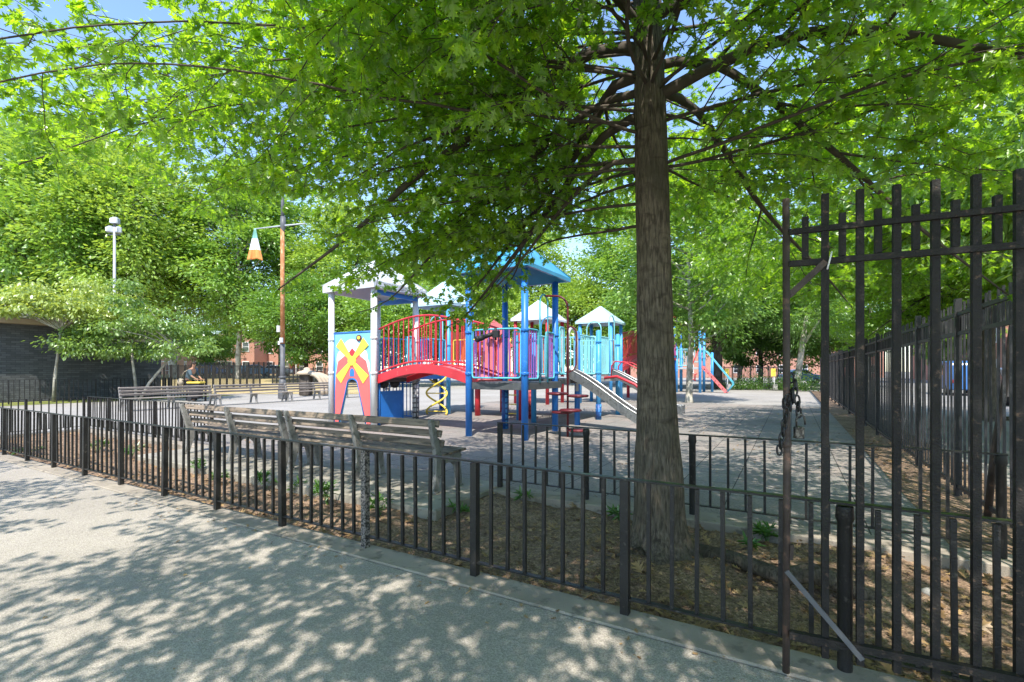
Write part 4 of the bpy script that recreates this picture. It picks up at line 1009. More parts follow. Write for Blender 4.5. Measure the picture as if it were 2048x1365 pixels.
for (dx, dz, rz) in ((-.3, 14.35, .7), (.32, 14.3, -.7), (.05, 15.15, .1)):
    c_ = Vector((0.866 * dx, .5 * dx, dz)); b = MB(); b.box(c_, (.66, .45, .5), rz + R(30)); b.box(c_ + Vector((0, 0, .29)), (.46, .3, .1), rz + R(30))
    l = b.build('floodlight', M['pole_light'], root, bevel=.05)
    g_ = MB(); g_.box(c_ + Vector((.1, -.2, -.02)), (.52, .08, .36), rz + R(30)); g_.build('lamp_glass', M['glass'], l)
b = MB(); b.bar((-.5, -.29, 13.9), (.5, .29, 13.9), .08, .08); b.box((0, 0, 14.5), (.14, .14, 1.2)); b.build('lamp_bracket', M['pole_grey'], root)
# ------------------------------------------------------------------ person behind the far benches
def person():
    base = W(378, 25.2)
    root = thing('person', 'person in slate grey T-shirt and black trousers bending over a cart behind far benches', 'person', tuple(base), R(30))
    J = [("pelvis", (0, 0, 1.06), .17), ("belly", (.04, -.03, 1.24), .175), ("chest", (.14, -.05, 1.48), .195), ("upper", (.2, -.06, 1.62), .15), ("neck", (.27, -.08, 1.72), .06), ("chin", (.31, -.1, 1.79), .075), ("crown", (.335, -.11, 1.95), .098),
         ("hipL", (-.02, .1, .98), .105), ("kneeL", (.06, .14, .52), .07), ("ankL", (-.04, .15, .1), .045), ("toeL", (.14, .16, .05), .04),
         ("hipR", (-.02, -.1, .98), .105), ("kneeR", (.16, -.12, .53), .07), ("ankR", (.2, -.13, .1), .045), ("toeR", (.38, -.14, .05), .04),
         ("shL", (.2, .2, 1.58), .075), ("elL", (.34, .25, 1.3), .05), ("wrL", (.54, .16, 1.14), .035), ("haL", (.62, .12, 1.12), .042),
         ("shR", (.2, -.28, 1.58), .075), ("elR", (.36, -.34, 1.3), .05), ("wrR", (.56, -.26, 1.14), .035), ("haR", (.64, -.22, 1.12), .042)]
    E = [("pelvis", "belly"), ("belly", "chest"), ("chest", "upper"), ("upper", "neck"), ("neck", "chin"), ("chin", "crown"), ("pelvis", "hipL"), ("hipL", "kneeL"), ("kneeL", "ankL"), ("ankL", "toeL"), ("pelvis", "hipR"), ("hipR", "kneeR"), ("kneeR", "ankR"), ("ankR", "toeR"),
         ("upper", "shL"), ("shL", "elL"), ("elL", "wrL"), ("wrL", "haL"), ("upper", "shR"), ("shR", "elR"), ("elR", "wrR"), ("wrR", "haR")]
    ix = {n_: i for i, (n_, p, r) in enumerate(J)}
    def skin(name, keep, mat, grow=0.0, sub=2, edges=None, radii=None):
        names = [n_ for n_, p, r in J if n_ in keep]; id_ = {n_: i for i, n_ in enumerate(names)}
        me = bpy.data.meshes.new(name); me.from_pydata([J[ix[n_]][1] for n_ in names], [(id_[a], id_[b]) for a, b in E if a in id_ and b in id_], []); me.materials.append(mat)
        o = bpy.data.objects.new(name, me); COL.objects.link(o); o.parent = root
        sk = o.modifiers.new("skin", 'SKIN'); sk.use_smooth_shade = True
        for i, n_ in enumerate(names):
            r = J[ix[n_]][2] + grow; me.skin_vertices[0].data[i].radius = (r, r); me.skin_vertices[0].data[i].use_root = (i == 0)
        ss = o.modifiers.new("sub", 'SUBSURF'); ss.levels = 1; ss.render_levels = sub
        return o
    body = skin('body', set(ix), M['skin'])
    skin('shirt', {"pelvis", "belly", "chest", "upper", "shL", "elL", "shR", "elR"}, M['shirt'], .022)
    skin('trousers', {"pelvis", "hipL", "kneeL", "ankL", "hipR", "kneeR", "ankR"}, M['trousers'], .02)
    fb = MB()
    for yh, xh in ((.12, .64), (-.22, .66)):
        for k in range(4): fb.tube([(xh + .02, yh - .035 + .022 * k, 1.13), (xh + .07, yh - .035 + .022 * k, 1.125 - .004 * k), (xh + .09 - .006 * abs(k - 1.5), yh - .035 + .022 * k, 1.09)], [.011, .01, .008], 6)
        fb.tube([(xh - .01, yh + .04, 1.12), (xh + .04, yh + .065, 1.11)], [.012, .009], 6)
    fb.build('finger', M['skin'], root)
    h = MB(); h.ball((.32, -.105, 1.96), (.118, .108, .1), 14); h.ball((.26, -.1, 1.9), (.07, .085, .1), 12); h.build('hair', M['hair'], root)
    fc = MB(); fc.ball((.432, -.14, 1.89), (.02, .014, .02), 8); fc.ball((.41, -.085, 1.92), (.012, .014, .01), 6); fc.ball((.405, -.17, 1.92), (.012, .014, .01), 6); fc.ball((.335, -.0, 1.89), (.02, .012, .03), 8); fc.ball((.335, -.215, 1.89), (.02, .012, .03), 8); fc.box((.415, -.13, 1.845), (.012, .045, .01)); fc.build('face', M['skin'], root)
    bag = thing('bag', 'tan cloth bag hanging at the back of the person in the grey shirt', 'bag', tuple(base + Vector((-.26, -.26, 1.0))))
    b = MB(); b.ball((0, 0, 0), (.2, .17, .2), 14); b.build('body', M['tan_bag'], bag); b = MB(); b.tube([(-.02, .02, .18), (.12, .08, .5), (.3, .2, .62)], .02, 6); b.build('strap', M['tan_bag'], bag)
    ct = thing('cart', 'black wheeled cart with a yellow lid in front of the bending person', 'cart', tuple(W(392, 25.1)), R(30))
    b = MB(); b.prism([(-.24, .16), (.24, .16), (.30, .92), (-.30, .92)], (0, .2, 0), (1, 0, 0), (0, 0, 1), .4); b.build('body', M['trousers'], ct, bevel=.02)
    b = MB(); b.box((0, 0, .965), (.68, .5, .09)); b.build('lid', M['yellow'], ct, bevel=.02)
    for y in (-.22, .22):
        b = MB(); b.tube([(-.2, y - .03, .12), (-.2, y + .03, .12)], .12, 14); b.build('wheel', M['rubber_black'], ct)
person()
# ------------------------------------------------------------------ ribbed play sculpture and yellow sign stakes
sp = W(618, 31)
root = thing('play_sculpture', 'tan ribbed arch sculpture with a flat cap behind the far benches, right of the flagpole', 'sculpture', tuple(sp), R(30))
root.scale = (1.3, 1.3, 1.3)
b = MB(); b.box((-.15, 0, .5), (.5, .5, 1.0)); b.build('plinth', M['bark_dark'], root, bevel=.04)
b = MB(); b.lathe((-.1, 0, 1.0), [(.42, 0), (.5, .06), (.42, .16), (.16, .24), (.14, .34), (.02, .38)], 18); b.build('cap', M['sculpt'], root)
for k in range(4):
    b = MB(); b.tube([(.18 + .5 * math.sin(a) * (1.2 + .22 * k) , -.3 + .2 * k, 1.05 * math.cos(a) ** .7 if math.cos(a) > 0 else 0) for a in np.linspace(0.05, 1.56, 12)], .1, 8); b.build('rib', M['sculpt'], root)
for px, d, lab in ((1454, 39.5, 'yellow sign on a thin stake by the foot of the red ramp'), (1547, 38.8, 'yellow sign on a thin stake between the ramp and the gate, by the hedge')):
    p = W(px, d); root = thing('sign_stake', lab, 'sign', tuple(p), R(30), 'yellow signs on stakes')
    b = MB(); b.box((.05, .02, .55), (.07, .05, 1.3)); b.build('stake', M['white_sign'], root)
    b = MB(); b.box((-.03, -.03, 1.42), (.36, .03, .62)); b.build('sign_board', M['yellow'], root, bevel=.01)
    b = MB(); b.box((.1, -.05, .25), (.34, .2, .42)); b.build('base_block', M['roof_grey'], root, bevel=.02)
# ------------------------------------------------------------------ cars
def car(name, label, loc, rz, m, van=False):
    root = thing(name, label, 'van' if van else 'car', tuple(loc), rz)
    L, Wd = 4.6, 1.85
    if van: prof = [(-2.5, .35), (-2.5, 1.2), (-2.42, 2.0), (-2.2, 2.2), (1.0, 2.2), (1.45, 1.95), (1.95, 1.25), (2.5, 1.1), (2.55, .7), (2.5, .35)]
    else: prof = [(-2.3, .35), (-2.32, .95), (-2.1, 1.1), (-1.55, 1.15), (-1.0, 1.62), (-.4, 1.72), (.5, 1.66), (1.15, 1.16), (2.0, 1.02), (2.3, .8), (2.32, .35)]
    b = MB(); b.prism(prof, (0, Wd / 2, 0), (1, 0, 0), (0, 0, 1), Wd); body = b.build('body', m, root, bevel=.07)
    for sg in (-1, 1):
        if van: wins = [[(.1, 1.3), (.1, 1.95), (.95, 1.95), (1.6, 1.3)], [(-1.1, 1.3), (-1.1, 1.95), (-.05, 1.95), (-.05, 1.3)]]
        else: wins = [[(-.02, 1.2), (-.02, 1.6), (.46, 1.58), (.98, 1.2)], [(-1.3, 1.2), (-.92, 1.57), (-.1, 1.62), (-.1, 1.2)]]
        for wn in wins:
            b = MB(); b.prism(wn, (0, sg * Wd / 2 + .006, 0), (1, 0, 0), (0, 0, 1), .012); b.build('window', M['dark_glass'], root)
    for x in (-1.45, 1.45):
        for y in (-.82, .82):
            t = MB(); t.tube([(x, y - .11, .33), (x, y + .11, .33)], .33, 18); wh = t.build('wheel', M['rubber_black'], root)
            t = MB(); t.tube([(x, y - .12, .33), (x, y + .12, .33)], .2, 14); t.build('rim', M['steel'], wh)
    for y in (-.65, .65):
        h = MB(); h.box((2.3 if not van else 2.5, y, .78), (.08, .34, .16)); h.build('headlight', M['glass'], root, bevel=.02)
        h = MB(); h.box((-2.33 if not van else -2.5, y, .9), (.06, .26, .22)); h.build('tail_light', M['red'], root, bevel=.02)
    b = MB(); b.box((2.33, 0, .45), (.14, 1.7, .2)); b.box((-2.35, 0, .45), (.14, 1.7, .2)); b.build('bumper', M['rubber_black'], root, bevel=.03)
cb = paint("blue_car_paint", (0.05, 0.16, 0.42), 0.25, 0.03); cl = paint("light_blue_car_paint", (0.22, 0.42, 0.68), 0.25, 0.03); cw = paint("white_car_paint", (0.7, 0.7, 0.7), 0.25, 0.03); cr = paint("red_car_paint", (0.5, 0.05, 0.06), 0.25, 0.03); cd = paint("dark_grey_car_paint", (0.07, 0.065, 0.06), 0.25, 0.03)
car('parked_car', 'blue parked car far behind the walking person', W(415, 74, .72), R(25), cb)
car('parked_car', 'teal parked car far off beside a pale trunk, left of the flagpole', W(478, 78, .72), R(25), paint("teal_car_paint", (0.05, 0.3, 0.36), 0.25))
car('parked_car', 'light blue parked car seen through the far fence just left of the flagpole', W(512, 70, .72), R(60), cl)
car('parked_car', 'white parked car seen through the fence directly behind the flagpole', W(552, 74, .72), R(40), cw)
car('parked_van', 'blue van parked in the street beyond the tall fence', (9.6, 43.0, 0), R(90), cb, True)
car('parked_car', 'dark grey car parked beyond the tall fence at the right edge', (9.3, 31.8, 0), R(90), cd)
car('parked_car', 'silver car parked beyond the end of the playground, behind the leaning trunk', W(1600, 58), R(20), cl)
# ------------------------------------------------------------------ houses far behind
def house(label, c, wd, dp, h, rz, mw, storeys, bays, stoop=True, flat=True):
    root = thing('brick_house', label, 'house', tuple(c), rz)
    b = MB(); b.box((0, 0, h / 2), (wd, dp, h)); b.build('wall', mw, root)
    b = MB(); b.box((0, 0, h + .2), (wd + .4, dp + .4, .5)); b.build('cornice', M['fascia'], root)
    for s in range(storeys):
        for k in range(bays):
            x = -wd / 2 + wd * (k + .5) / bays; z = 1.9 + s * h / storeys * .97
            fr = MB(); y = -dp / 2 - .03
            fr.box((x, y, z + .85), (1.3, .1, .12)); fr.box((x, y, z - .85), (1.4, .16, .14)); fr.box((x - .6, y, z), (.1, .1, 1.6)); fr.box((x + .6, y, z), (.1, .1, 1.6)); fr.box((x, y, z), (1.1, .06, .07))
            o = fr.build('window', M['white_sign'], root)
            g_ = MB(); g_.box((x, -dp / 2 - .012, z), (1.1, .02, 1.58)); g_.build('pane', M['dark_glass'], o)
    if stoop:
        b = MB(); b.box((0, -dp / 2 - .9, 2.75), (2.6, 1.8, .16)); 
        for x in (-1.1, 1.1): b.box((x, -dp / 2 - 1.6, 1.35), (.14, .14, 2.7))
        b.build('porch', M['white_sign'], root)
        b = MB(); b.box((0, -dp / 2 - .02, 1.1), (1.0, .06, 2.2)); b.build('door', M['maroon'], root)
    return root
z0 = .5
house('red brick row house with white porch behind the far left fence, beside the pale trunk', W(470, 96, z0), 13, 9, 7.5, R(28), M['red_brick'], 2, 4)
house('pale orange brick row house far behind the walking person', W(372, 98, z0), 18, 9, 7.0, R(28), M['pink_brick'], 2, 5)
house('red brick row house glimpsed right of the flagpole under the trees', W(610, 100, z0), 20, 9, 7.0, R(28), M['red_brick'], 2, 6)
house('orange brick building beyond the tall fence at the right edge', (25.5, 45, 0), 40, 14, 10.5, R(-90), M['pink_brick'], 3, 10, False)
house('red brick building behind the far end of the tall fence', (27, 92, 0), 46, 16, 11, R(-90), M['red_brick'], 3, 10, False)
house('red brick building closing the view behind the far right trees', W(1470, 112), 60, 12, 12, R(30), M['red_brick'], 3, 12, False)
#PART5
# ------------------------------------------------------------------ the big oak
class Acc:
    def __init__(s): s.p = []; s.d = []; s.n = []; s.z = []
def walk(start, az, el, L, droop, rg, step=.22, wob=.10):
    p = np.array(start, float); pts = [p.copy()]; n = max(3, int(L / step))
    for i in range(n):
        d = np.array((math.cos(el) * math.cos(az), math.cos(el) * math.sin(az), math.sin(el)))
        p = p + d * L / n; pts.append(p.copy())
        el -= droop * L / n * (0.6 + 0.8 * i / n); az += rg.normal(0, wob); el += rg.normal(0, wob * .5)
        el = max(el, -1.1)
    return pts
def twig_leaves(acc, pts, rg, gap=.03, size=(.052, .112), dens=1.0):
    for i in range(len(pts) - 1):
        a, b = pts[i], pts[i + 1]; L = np.linalg.norm(b - a); d = (b - a) / max(L, 1e-6)
        for k in range(max(1, int(L / gap * dens))):
            t = rg.random(); q = a + (b - a) * t
            az = rg.uniform(-math.pi, math.pi); side = np.array((math.cos(az), math.sin(az), rg.uniform(-.55, .25)))
            dd = d * rg.uniform(.2, .9) + side * rg.uniform(.5, 1.0) + np.array((0, 0, -.18)); nn = np.array((rg.normal(0, .45), rg.normal(0, .45), 1.0))
            acc.p.append(q + unit(dd) * .025); acc.d.append(dd); acc.n.append(nn); acc.z.append(rg.uniform(*size))
    e = pts[-1]; d = unit(pts[-1] - pts[-2])
    for k in range(4):
        dd = d + rg.normal(0, .55, 3); acc.p.append(e); acc.d.append(dd); acc.n.append(np.array((rg.normal(0, .4), rg.normal(0, .4), 1.0))); acc.z.append(rg.uniform(*size))
def limb(mb, acc, pts, r0, rg, sub=.30, sublen=(.9, 1.9), twig=.2, bare=.14, keep=None, gap=.03):
    """one main limb with side branches, twigs and leaves"""
    n = len(pts); rs = [max(.006, r0 * (1 - .88 * i / (n - 1))) for i in range(n)]
    mb.tube(pts, rs, 8 if r0 > .03 else 6)
    Ltot = sum(np.linalg.norm(pts[i + 1] - pts[i]) for i in range(n - 1)); run = 0; nxt = bare * Ltot; sg = 1
    for i in range(n - 1):
        run += np.linalg.norm(pts[i + 1] - pts[i])
        while run > nxt:
            nxt += sub * rg.uniform(.7, 1.3); t = run / Ltot
            d = unit(pts[i + 1] - pts[i]); az0 = math.atan2(d[1], d[0]); el0 = math.asin(max(-1, min(1, d[2])))
            sg = -sg; az = az0 + sg * rg.uniform(.55, 1.15); el = el0 * .5 + rg.uniform(-.35, .45)
            L = rg.uniform(*sublen) * (1.15 - .6 * t)
            sp = walk(pts[i + 1], az, el, L, rg.uniform(.1, .5), rg, .17, .13)
            if keep is not None and not all(keep(q) for q in sp): continue
            sr = rs[i + 1] * .5
            mb.tube(sp, [max(.0035, min(sr, .02) * (1 - .8 * k / (len(sp) - 1))) for k in range(len(sp))], 5, cap=False)
            s2 = 1
            for k in range(1, len(sp)):
                for _ in range(1 if rg.random() > .25 else 2):
                    dk = unit(sp[k] - sp[k - 1]); a2 = math.atan2(dk[1], dk[0]) + s2 * rg.uniform(.5, 1.2); s2 = -s2
                    tp = walk(sp[k], a2, math.asin(max(-1, min(1, dk[2]))) * .6 + rg.uniform(-.4, .4), rg.uniform(.22, .55) * (1.1 - .5 * k / len(sp)), .6, rg, .13, .15)
                    if keep is not None and not all(keep(q) for q in tp): continue
                    mb.tube(tp, [.003, *([.0025] * (len(tp) - 1))], 3, cap=False)
                    twig_leaves(acc, tp, rg, gap)
            twig_leaves(acc, sp[len(sp) // 2:], rg, gap * 1.3)
    twig_leaves(acc, pts[-3:], rg, gap)

OAK = np.array((-1.02, 4.42, 0.0))
def trunk_c(z): return np.array((OAK[0] - .022 * z * .9 + .0, OAK[1] - .012 * z, z))
def trunk_r(z):
    return .182 - .012 * z + .11 * math.exp(-max(z, 0) / .16) + .03 * math.exp(-((z - .6) / .5) ** 2)
def oak():
    rg = np.random.default_rng(5)
    root = thing('oak_tree', 'big grey barked oak in the tree bed, its leafy branches spreading over the view', 'tree', tuple(OAK))
    O = tuple(OAK)
    # trunk
    b = MB(); nz, na = 110, 40; vs = []; fs = []
    zs = np.concatenate([np.linspace(-.12, 1.0, 40), np.linspace(1.05, 9.5, nz - 40)])
    for z in zs:
        c = trunk_c(z); r = max(.02, trunk_r(z) * (1 if z < 6 else 1 - (z - 6) / 3.6))
        for j in range(na):
            a = 2 * math.pi * j / na
            fl = 1 + (.36 * math.exp(-max(z, 0) / .14) * (.5 + .5 * math.cos(5 * a + .8)) ** 2 if z < 1.2 else 0) + .02 * math.sin(9 * a + 2 * z) + .012 * math.sin(23 * a + 5 * z + 3 * math.sin(z * 4)) + .018 * math.sin(z * 2.3 + 1.3 * math.sin(z * 1.7) + math.sin(a + z)) * (z > 1.5) + .014 * math.sin(3 * a + 4 * math.sin(z * 1.9)) * math.sin(z * 5.3 + 2 * math.sin(z * 2.1 + a))
            vs.append(c + np.array((math.cos(a), math.sin(a), 0)) * r * fl)
    for i in range(len(zs) - 1):
        for j in range(na): fs.append((i * na + j, i * na + (j + 1) % na, (i + 1) * na + (j + 1) % na, (i + 1) * na + j))
    b.add(vs, fs, 0, True); b.build('trunk', M['bark'], root, O)
    rt = MB(); rt.tube([OAK + (.3, .05, .02), OAK + (.62, -.03, .04), OAK + (.95, -.25, .05), OAK + (1.15, -.2, .1), OAK + (1.4, -.1, .0), OAK + (1.7, -.0, -.12)], [.07, .06, .06, .075, .06, .03], 10)
    rt.tube([OAK + (-.1, -.25, .02), OAK + (-.3, -.5, .0), OAK + (-.6, -.72, -.06)], [.06, .045, .03], 8); rt.build('root', M['bark'], root, O)
    cam_p = np.array((0, 0, EYE))
    def keep(q):
        # boughs are trimmed clear of the walkway and the viewer's head height
        v = q - cam_p
        if np.linalg.norm(v) < 1.25: return False
        dx, dy = q[0] - OAK[0], q[1] - OAK[1]; r = math.hypot(dx, dy); a = math.atan2(dy, dx) % (2 * math.pi)
        zmin = 2.7
        if 2.95 < a < 3.5 and r > 4.4 and q[2] < 3.95: return False
        if 1.6 < a < 2.58: zmin = 3.35
        elif 2.58 <= a < 2.95: zmin = 2.2 if r < 4.2 else 2.7
        elif 2.95 <= a < 3.12: zmin = 2.8
        elif 3.12 <= a < 3.2: zmin = 2.85
        elif 3.2 <= a < 3.36 and r < 4.4: zmin = 2.35
        elif 3.12 <= a < 3.9: zmin = 2.3 if r < 3.3 else max(3.2, 1.75 + .27 * r, 3.75 if a < 3.5 and r > 4.4 else 0)
        if 3.96 < a < 4.07 and q[2] > 3.2 and r > 3.4: return False
        if 3.5 < a < 3.6 and r > 5.3 and q[2] > 4.8: return False
        elif 3.9 <= a < 5.6: zmin = 2.9
        return q[2] > zmin
    acc = Acc(); limbs = []
    def add(pts, r0, **k):
        b = MB(); limb(b, acc, pts, r0, rg, keep=keep, **k); limbs.append(b)
    smooth = lambda pts: [np.array(p, float) for p in resample(pts)]
    def resample(pts, step=.2):
        pts = [np.array(p, float) for p in pts]; out = []
        for i in range(len(pts) - 1):
            p0 = pts[max(i - 1, 0)]; p1 = pts[i]; p2 = pts[i + 1]; p3 = pts[min(i + 2, len(pts) - 1)]
            n = max(2, int(np.linalg.norm(p2 - p1) / step))
            for k in range(n):
                t = k / n; out.append(.5 * ((2 * p1) + (-p0 + p2) * t + (2 * p0 - 5 * p1 + 4 * p2 - p3) * t * t + (-p0 + 3 * p1 - 3 * p2 + p3) * t ** 3))
        return out + [pts[-1]]
    T = lambda z: trunk_c(z)
    # boughs that can be recognised
    add(smooth([T(4.45), T(4.45) + (-.5, -.1, .10), T(4.4) + (-1.3, -.3, -.25), T(4.0) + (-2.2, -.5, -.35), T(3.6) + (-3.1, -.7, -.55), T(3.1) + (-3.9, -1.0, -.6)]), .062)
    add(smooth([T(4.2), T(4.25) + (-.35, .1, .05), T(4.0) + (-.9, .3, -.25), T(3.6) + (-1.8, .7, -.4), T(3.2) + (-2.6, .9, -.6)]), .055)
    add(smooth([T(4.0), T(4.05) + (.45, .05, .12), T(4.1) + (1.0, .1, .16), T(4.1) + (1.5, .0, .02), T(3.9) + (2.3, -.2, -.35), T(3.4) + (3.0, -.4, -.6)]), .058)
    add(smooth([T(4.75), T(4.75) + (.6, -.05, .0), T(4.7) + (1.6, -.25, -.12), T(4.5) + (2.6, -.5, -.2), T(4.4) + (3.9, -.9, -.45)]), .055)
    add(smooth([T(4.3), T(4.2) + (.5, .3, .15), T(3.9) + (1.3, .8, -.2), T(3.3) + (2.1, 1.2, -.45), T(2.6) + (2.7, 1.4, -.35)]), .045)
    add(smooth([T(3.45), T(3.5) + (-.35, .0, .03), T(3.3) + (-.9, .1, -.05), T(2.9) + (-1.5, .2, -.15), T(2.5) + (-2.0, .25, -.1)]), .032)
    add(smooth([T(4.6), T(4.6) + (-.25, -.8, .1), T(4.5) + (-.5, -1.9, -.1), T(4.3) + (-.8, -2.9, -.3), T(3.9) + (-1.0, -3.8, -.5)]), .04)
    add(smooth([T(5.0), T(5.0) + (-.2, -.9, .15), T(4.9) + (-.3, -2.1, -.1), T(4.5) + (-.5, -3.4, -.3), T(4.1) + (-.4, -4.6, -.5)]), .055)
    add(smooth([T(4.9), T(4.9) + (.6, -.8, .1), T(4.7) + (1.3, -1.8, -.15), T(4.3) + (2.0, -2.9, -.4), T(3.9) + (2.6, -3.8, -.6)]), .05)
    add(smooth([T(3.9), T(3.9) + (-.5, .2, .0), T(3.5) + (-1.3, .45, -.2), T(3.0) + (-2.2, .8, -.3), T(2.6) + (-2.9, 1.15, -.25), T(2.4) + (-3.3, 1.3, -.15)]), .045, sub=.2)
    add(smooth([T(4.1), T(4.1) + (-.6, .05, .0), T(3.8) + (-1.6, .1, -.2), T(3.3) + (-2.6, .15, -.3), T(2.75) + (-3.4, .2, -.25), T(2.5) + (-3.9, .1, -.15)]), .04, sub=.2)
    add(smooth([T(4.1), T(4.1) + (.3, .7, .05), T(3.7) + (.8, 1.8, -.25), T(3.2) + (1.4, 2.8, -.35), T(2.8) + (1.8, 3.5, -.4)]), .045)
    # the rest of the crown
    ga = 2.399963
    for az, z, L, dr in ((2.95, 3.5, 5.2, .11), (3.45, 3.8, 6.6, .07), (3.75, 4.2, 6.4, .11), (2.8, 3.4, 4.0, .19), (2.7, 3.3, 3.6, .2), (2.88, 3.1, 3.9, .15), (2.76, 2.9, 3.5, .1), (3.27, 3.4, 4.4, .15), (2.35, 4.2, 5.2, .08), (3.25, 4.6, 6.8, .10), (3.6, 5.0, 6.6, .12), (3.3, 3.6, 6.9, .06), (3.6, 3.9, 7.0, .07), (3.8, 3.7, 6.2, .07), (3.55, 4.6, 6.4, .09), (3.7, 4.2, 5.6, .08), (3.3, 4.9, 6.6, .09), (3.15, 4.0, 7.2, .08), (3.72, 4.9, 7.4, .07), (3.4, 5.2, 7.4, .08), (3.0, 4.3, 6.6, .1),
                         (-.1, 3.4, 5.2, .10), (.25, 3.8, 5.6, .12), (.6, 3.4, 5.4, .12), (1.0, 3.9, 5.4, .13), (-.35, 4.1, 5.6, .11), (1.5, 3.5, 4.8, .13), (.45, 4.6, 6.0, .11), (1.9, 4.4, 4.8, .09)):
        pts = [q for q in walk(T(z), az, .16, L, dr, rg, .22, .085) if keep(q)]
        if len(pts) > 5: add(pts, .016, gap=.043 if 2.2 < az < 2.6 or 2.9 < az < 3.25 else .031, bare=.06)
    for az, z, L, dr in ((4.4, 4.7, 5.6, .06), (4.9, 4.7, 7.2, .05), (5.25, 4.7, 7.0, .05), (5.5, 4.9, 6.8, .05), (4.7, 4.1, 6.2, .05), (5.15, 4.1, 6.2, .05), (4.55, 4.4, 6.8, .05), (4.8, 4.3, 7.0, .05), (5.05, 4.5, 6.8, .05), (5.3, 4.3, 6.4, .06), (4.65, 4.9, 7.2, .06), (4.95, 5.0, 7.4, .06), (5.2, 5.1, 7.0, .07)):
        pts = [q for q in walk(T(z), az, .08, L, dr, rg, .22, .085) if keep(q)]
        if len(pts) > 5: add(pts, .018, gap=.019, bare=.12)
    for i in range(9):
        z = rg.uniform(3.4, 6.0); az = (rg.uniform(2.2, 4.2), rg.uniform(-.8, 1.0), rg.uniform(4.2, 5.9))[i % 3]
        pts = [q for q in walk(T(z) + .14 * np.array((math.cos(az), math.sin(az), 0)), az, rg.uniform(-.2, .5), rg.uniform(.7, 1.5), .3, rg, .15, .15) if keep(q)]
        if len(pts) > 3: add(pts, .009, gap=.03, bare=.25, sub=.2, sublen=(.3, .6))
    N = 6
    for i in range(N):
        t = i / (N - 1); z = 4.8 + 4.2 * t ** 1.15
        az = i * ga + rg.uniform(-.25, .25)
        L = rg.uniform(4.6, 6.0) * (1 - .5 * t ** 1.4)
        el = rg.uniform(-.05, .18) + .55 * t
        pts = walk(T(z), az, el, L, rg.uniform(.06, .15) * (1.3 - .6 * t), rg, .22, .06)
        pts = [q for q in pts if keep(q)]
        if len(pts) > 5: add(pts, .02 - .005 * t, gap=.034, bare=.08)
    for b in limbs: b.build('limb', M['twig'], root, O)
    P_ = np.array(acc.p); D_ = np.array(acc.d); N_ = np.array(acc.n); Z_ = np.array(acc.z)
    v = P_ - cam_p; dist = np.linalg.norm(v, axis=1); ok = (dist > 1.15) & (P_[:, 2] > 2.0)
    print("oak leaves", ok.sum(), len(limbs))
    leaves_mesh('foliage', P_[ok] - OAK, D_[ok], N_[ok], Z_[ok], OAK_HALF_FAR, M['oak_leaf'], .2, .2, root)
    return root
oak_root = oak()
dup(oak_root, (-11.0, -5.6, 0), R(222), 'oak behind the viewer to the left, leaves reaching into the top left corner', 0.95)
dup(oak_root, (8.8, 3.6, 0), R(140), 'oak beyond the right edge of the picture, leaves showing above the iron gate', 1.0)

dup(oak_root, (6.3, 13.6, 0), R(250), 'street oak beyond the tall fence, leaves over the fence top near the right edge', 1.15)
dup(oak_root, (5.6, 21.5, 0), R(20), 'street oak beyond the middle of the tall fence, above the blue van', 1.05)
# ------------------------------------------------------------------ other trees
def crown_cloud(seed, Rr, H0, H1, ncl, per, leaf, flat=.5, clr=(.9, 1.5), half=OVAL, top=1.0):
    rg = np.random.default_rng(seed); P_ = []; D_ = []; N_ = []; Z_ = []; cs = []
    for i in range(ncl):
        for _ in range(40):
            u = rg.uniform(-1, 1, 3); s = np.linalg.norm(u)
            if .45 < s < 1: break
        c = np.array((u[0] * Rr * (1 - .25 * max(u[2], 0)), u[1] * Rr * (1 - .25 * max(u[2], 0)), (H0 + H1) / 2 + u[2] * (H1 - H0) / 2)); cs.append(c)
        r = rg.uniform(*clr); q = rg.normal(0, .5, (per, 3)); q[:, 2] *= flat
        q = q * r; P_.append(c + q); out = q + (c - np.array((0, 0, (H0 + H1) / 2))) * .12 + rg.normal(0, .35, (per, 3)); out[:, 2] -= .15
        D_.append(out); nn = np.stack([rg.normal(0, .5, per), rg.normal(0, .5, per), np.ones(per)], 1) + q * .4; N_.append(nn); Z_.append(rg.uniform(.75, 1.25, per) * leaf)
    me = leaves_mesh('crown', np.concatenate(P_), np.concatenate(D_), np.concatenate(N_), np.concatenate(Z_), half, M['far_leaf'], .15, .12)
    return me, cs
def trunk_mesh(seed, cs, H0, H1, r, mat, lean=(0, 0), forks=0.5, every=2):
    rg = np.random.default_rng(seed); b = MB(); top = H0 + (H1 - H0) * .75
    def ax(z): return np.array((lean[0] * z + .12 * math.sin(z * .6 + seed), lean[1] * z + .1 * math.cos(z * .5 + seed), z)) - np.array((.12 * math.sin(seed), .1 * math.cos(seed), 0)) * max(0, 1 - z / 2)
    zs = [-.1, .15, .5, 1.2] + list(np.linspace(2, top, 10))
    b.tube([ax(z) for z in zs], [r * 1.5, r * 1.22, r * 1.06, r] + [r * (1 - .8 * (k + 1) / 10) for k in range(10)], 14)
    for c in cs[::every]:
        z0 = max(H0 * .7, min(top, c[2] - rg.uniform(.5, 1) * np.linalg.norm(c[:2]) * .6)); a = ax(z0); m = (a + c) / 2 + np.array((0, 0, -.1 * np.linalg.norm(c - a)))
        b.tube([a, m, c], [r * .3, r * .2, r * .06], 6, cap=False)
    return b.mesh('trunk', mat)
KIND = {}
def kind(nm, seed, Rr, H0, H1, ncl, per, leaf, r, bark, **k):
    lean = k.pop('lean', (0, 0)); me, cs = crown_cloud(seed, Rr, H0, H1, ncl, per, leaf, **k); KIND[nm] = (me, trunk_mesh(seed, cs, H0, H1, r, bark, lean))
